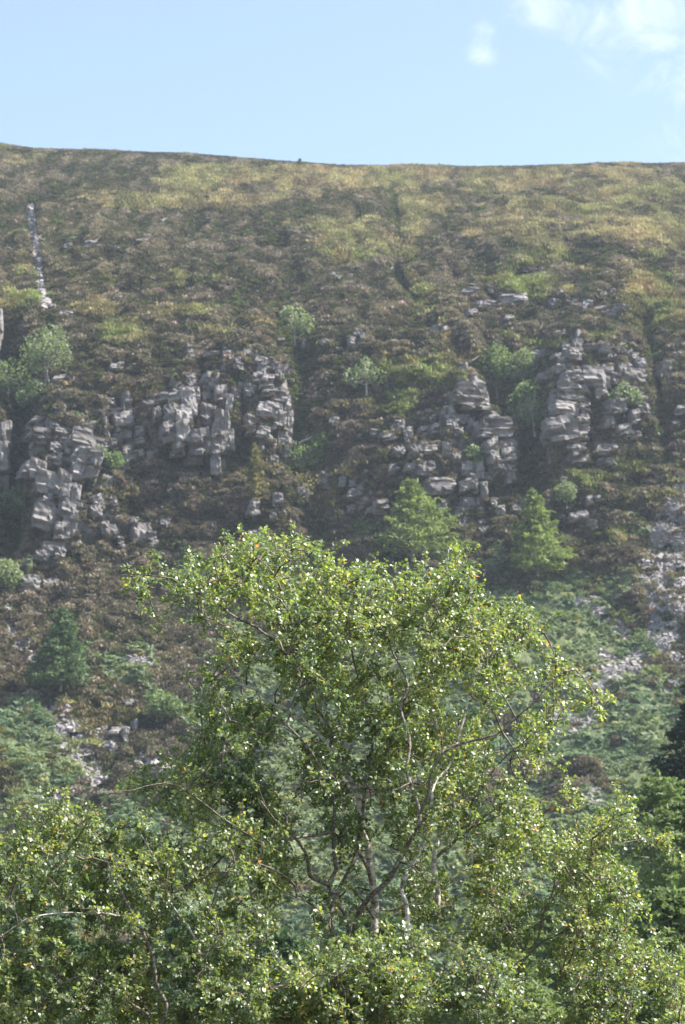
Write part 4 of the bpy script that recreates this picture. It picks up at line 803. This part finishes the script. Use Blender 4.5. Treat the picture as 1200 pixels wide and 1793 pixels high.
left_limbs = [
 ([(385, 1850, 0), (385, 1790, 0), (384, 1740, 0), (372, 1715, 0), (355, 1690, 0), (340, 1640, .1), (300, 1580, .1), (280, 1520, .1), (250, 1460, .1)], .024, .005, PL, 'trunk'),
 ([(290, 1850, -.2), (285, 1793, -.2), (291, 1760, -.2), (272, 1720, -.2), (266, 1670, -.2), (240, 1610, -.2), (205, 1540, -.2), (170, 1470, -.1), (100, 1420, -.1)], .020, .005, BK, 'limb'),
 ([(262, 1780, -.3), (190, 1730, -.3), (140, 1710, -.3), (90, 1740, -.3), (40, 1750, -.3)], .012, .004, BK, 'limb'),
 ([(355, 1690, 0), (350, 1640, .2), (372, 1580, .3), (400, 1520, .3), (430, 1470, .3)], .012, .004, BK, 'limb'),
 ([(240, 1610, -.2), (180, 1600, -.4), (105, 1600, -.5), (50, 1610, -.6), (0, 1640, -.6)], .010, .004, PL, 'limb')]
left_discs = [(95, 1450, 36), (105, 1425, 18), (165, 1468, 46), (250, 1480, 50), (340, 1480, 44), (420, 1500, 60), (60, 1510, 56), (20, 1530, 40), (160, 1540, 90), (300, 1550, 100), (420, 1570, 66), (30, 1640, 90), (150, 1650, 100), (300, 1680, 100), (420, 1650, 60), (60, 1750, 100), (220, 1760, 100), (380, 1760, 90), (-60, 1700, 90), (-40, 1600, 50)]
birch('low leafy birch with a pale broken stem filling the left corner', (at(360, 1793, 17)[0], 17.0, 0), left_limbs, left_discs, [(480, 1560, 40, .8), (60, 1640, 30, .5), (375, 1700, 22, .6)], 450, 1900, 22, 17.0, 1.3, .02, 2)
right_limbs = [
 ([(800, 1850, .2), (835, 1775, .2), (870, 1745, .2), (905, 1700, .2), (930, 1668, .2), (950, 1645, .2), (985, 1630, .2), (1010, 1600, .2), (1018, 1570, .2), (1028, 1545, .2), (1035, 1500, .2), (1060, 1450, .2), (1085, 1425, .2)], .026, .004, BK, 'trunk'),
 ([(945, 1645, .2), (950, 1600, .1), (965, 1570, 0), (975, 1530, 0), (968, 1480, 0)], .011, .004, BK, 'limb'),
 ([(990, 1629, .2), (1020, 1628, .1), (1065, 1638, 0), (1100, 1670, -.1), (1140, 1700, -.2)], .011, .004, BK, 'limb'),
 ([(915, 1692, .2), (955, 1690, 0), (985, 1700, -.1), (1008, 1713, -.2), (1040, 1760, -.2)], .010, .004, PL, 'limb'),
 ([(1035, 1500, .2), (1080, 1480, .2), (1120, 1470, .3), (1165, 1480, .3)], .007, .003, BK, 'limb')]
right_discs = [(1085, 1440, 34), (1110, 1480, 40), (1160, 1480, 18), (1035, 1470, 30), (1060, 1540, 66), (1120, 1570, 44), (1180, 1590, 12), (960, 1540, 70), (880, 1580, 70), (1000, 1640, 90, .8), (1100, 1680, 70), (1170, 1700, 50), (900, 1690, 80), (1200, 1760, 60), (1000, 1770, 90), (1120, 1780, 80), (900, 1780, 70), (800, 1640, 50)]
birch('dark stemmed birch forking to the right behind thin leaves in the lower right', (at(800, 1793, 19)[0], 19.0, 0), right_limbs, right_discs, [(990, 1600, 34, .6), (960, 1740, 34, .75), (1060, 1600, 26, .5), (1040, 1690, 30, .5)], 350, 1250, 22, 19.0, 1.4, .03, 3)
front_limbs = [
 ([(690, 1860, 0), (680, 1793, 0), (660, 1750, 0), (655, 1700, 0), (640, 1660, 0)], .016, .005, BK, 'trunk'),
 ([(660, 1750, 0), (610, 1730, 0), (560, 1720, -.1), (520, 1705, -.1)], .009, .003, BK, 'limb'),
 ([(680, 1793, 0), (740, 1750, 0), (770, 1710, .1), (800, 1690, .1)], .010, .003, BK, 'limb')]
front_discs = [(500, 1750, 66), (580, 1740, 62), (650, 1718, 62), (730, 1708, 66), (800, 1712, 54), (860, 1740, 60), (600, 1780, 80), (740, 1780, 80), (440, 1780, 50)]
birch('bushy young birch crown low in front of the main stems', (at(690, 1793, 16.4)[0], 16.4, 0), front_limbs, front_discs, [], 200, 1000, 22, 16.4, .9, .0, 4)

# ------------------------------------------------------------ air
lo = float(P[..., 2].min())-1; hi = float(P[..., 2].max())+12
x1 = float(np.abs(P[..., 0]).max())+5; y0, y1 = float(P[..., 1].min())-5, float(P[..., 1].max())+5
V = np.array([[sx_*x1, yy, zz] for zz in (lo, hi) for yy in (y0, y1) for sx_ in (-1, 1)])
F = np.array([[0, 2, 3, 1], [4, 5, 7, 6], [0, 1, 5, 4], [2, 6, 7, 3], [0, 4, 6, 2], [1, 3, 7, 5]])
hm = bpy.data.materials.new('air'); hm.use_nodes = True; t = hm.node_tree; t.nodes.clear()
o = t.nodes.new('ShaderNodeOutputMaterial'); pv = t.nodes.new('ShaderNodeVolumePrincipled'); pv.inputs['Density'].default_value = .00021
pv.inputs['Color'].default_value = (.78, .88, 1, 1); pv.inputs['Anisotropy'].default_value = .3; t.links.new(pv.outputs[0], o.inputs['Volume'])
hz = mesh_from('haze', V, F, hm); tag(hz, kind='stuff')
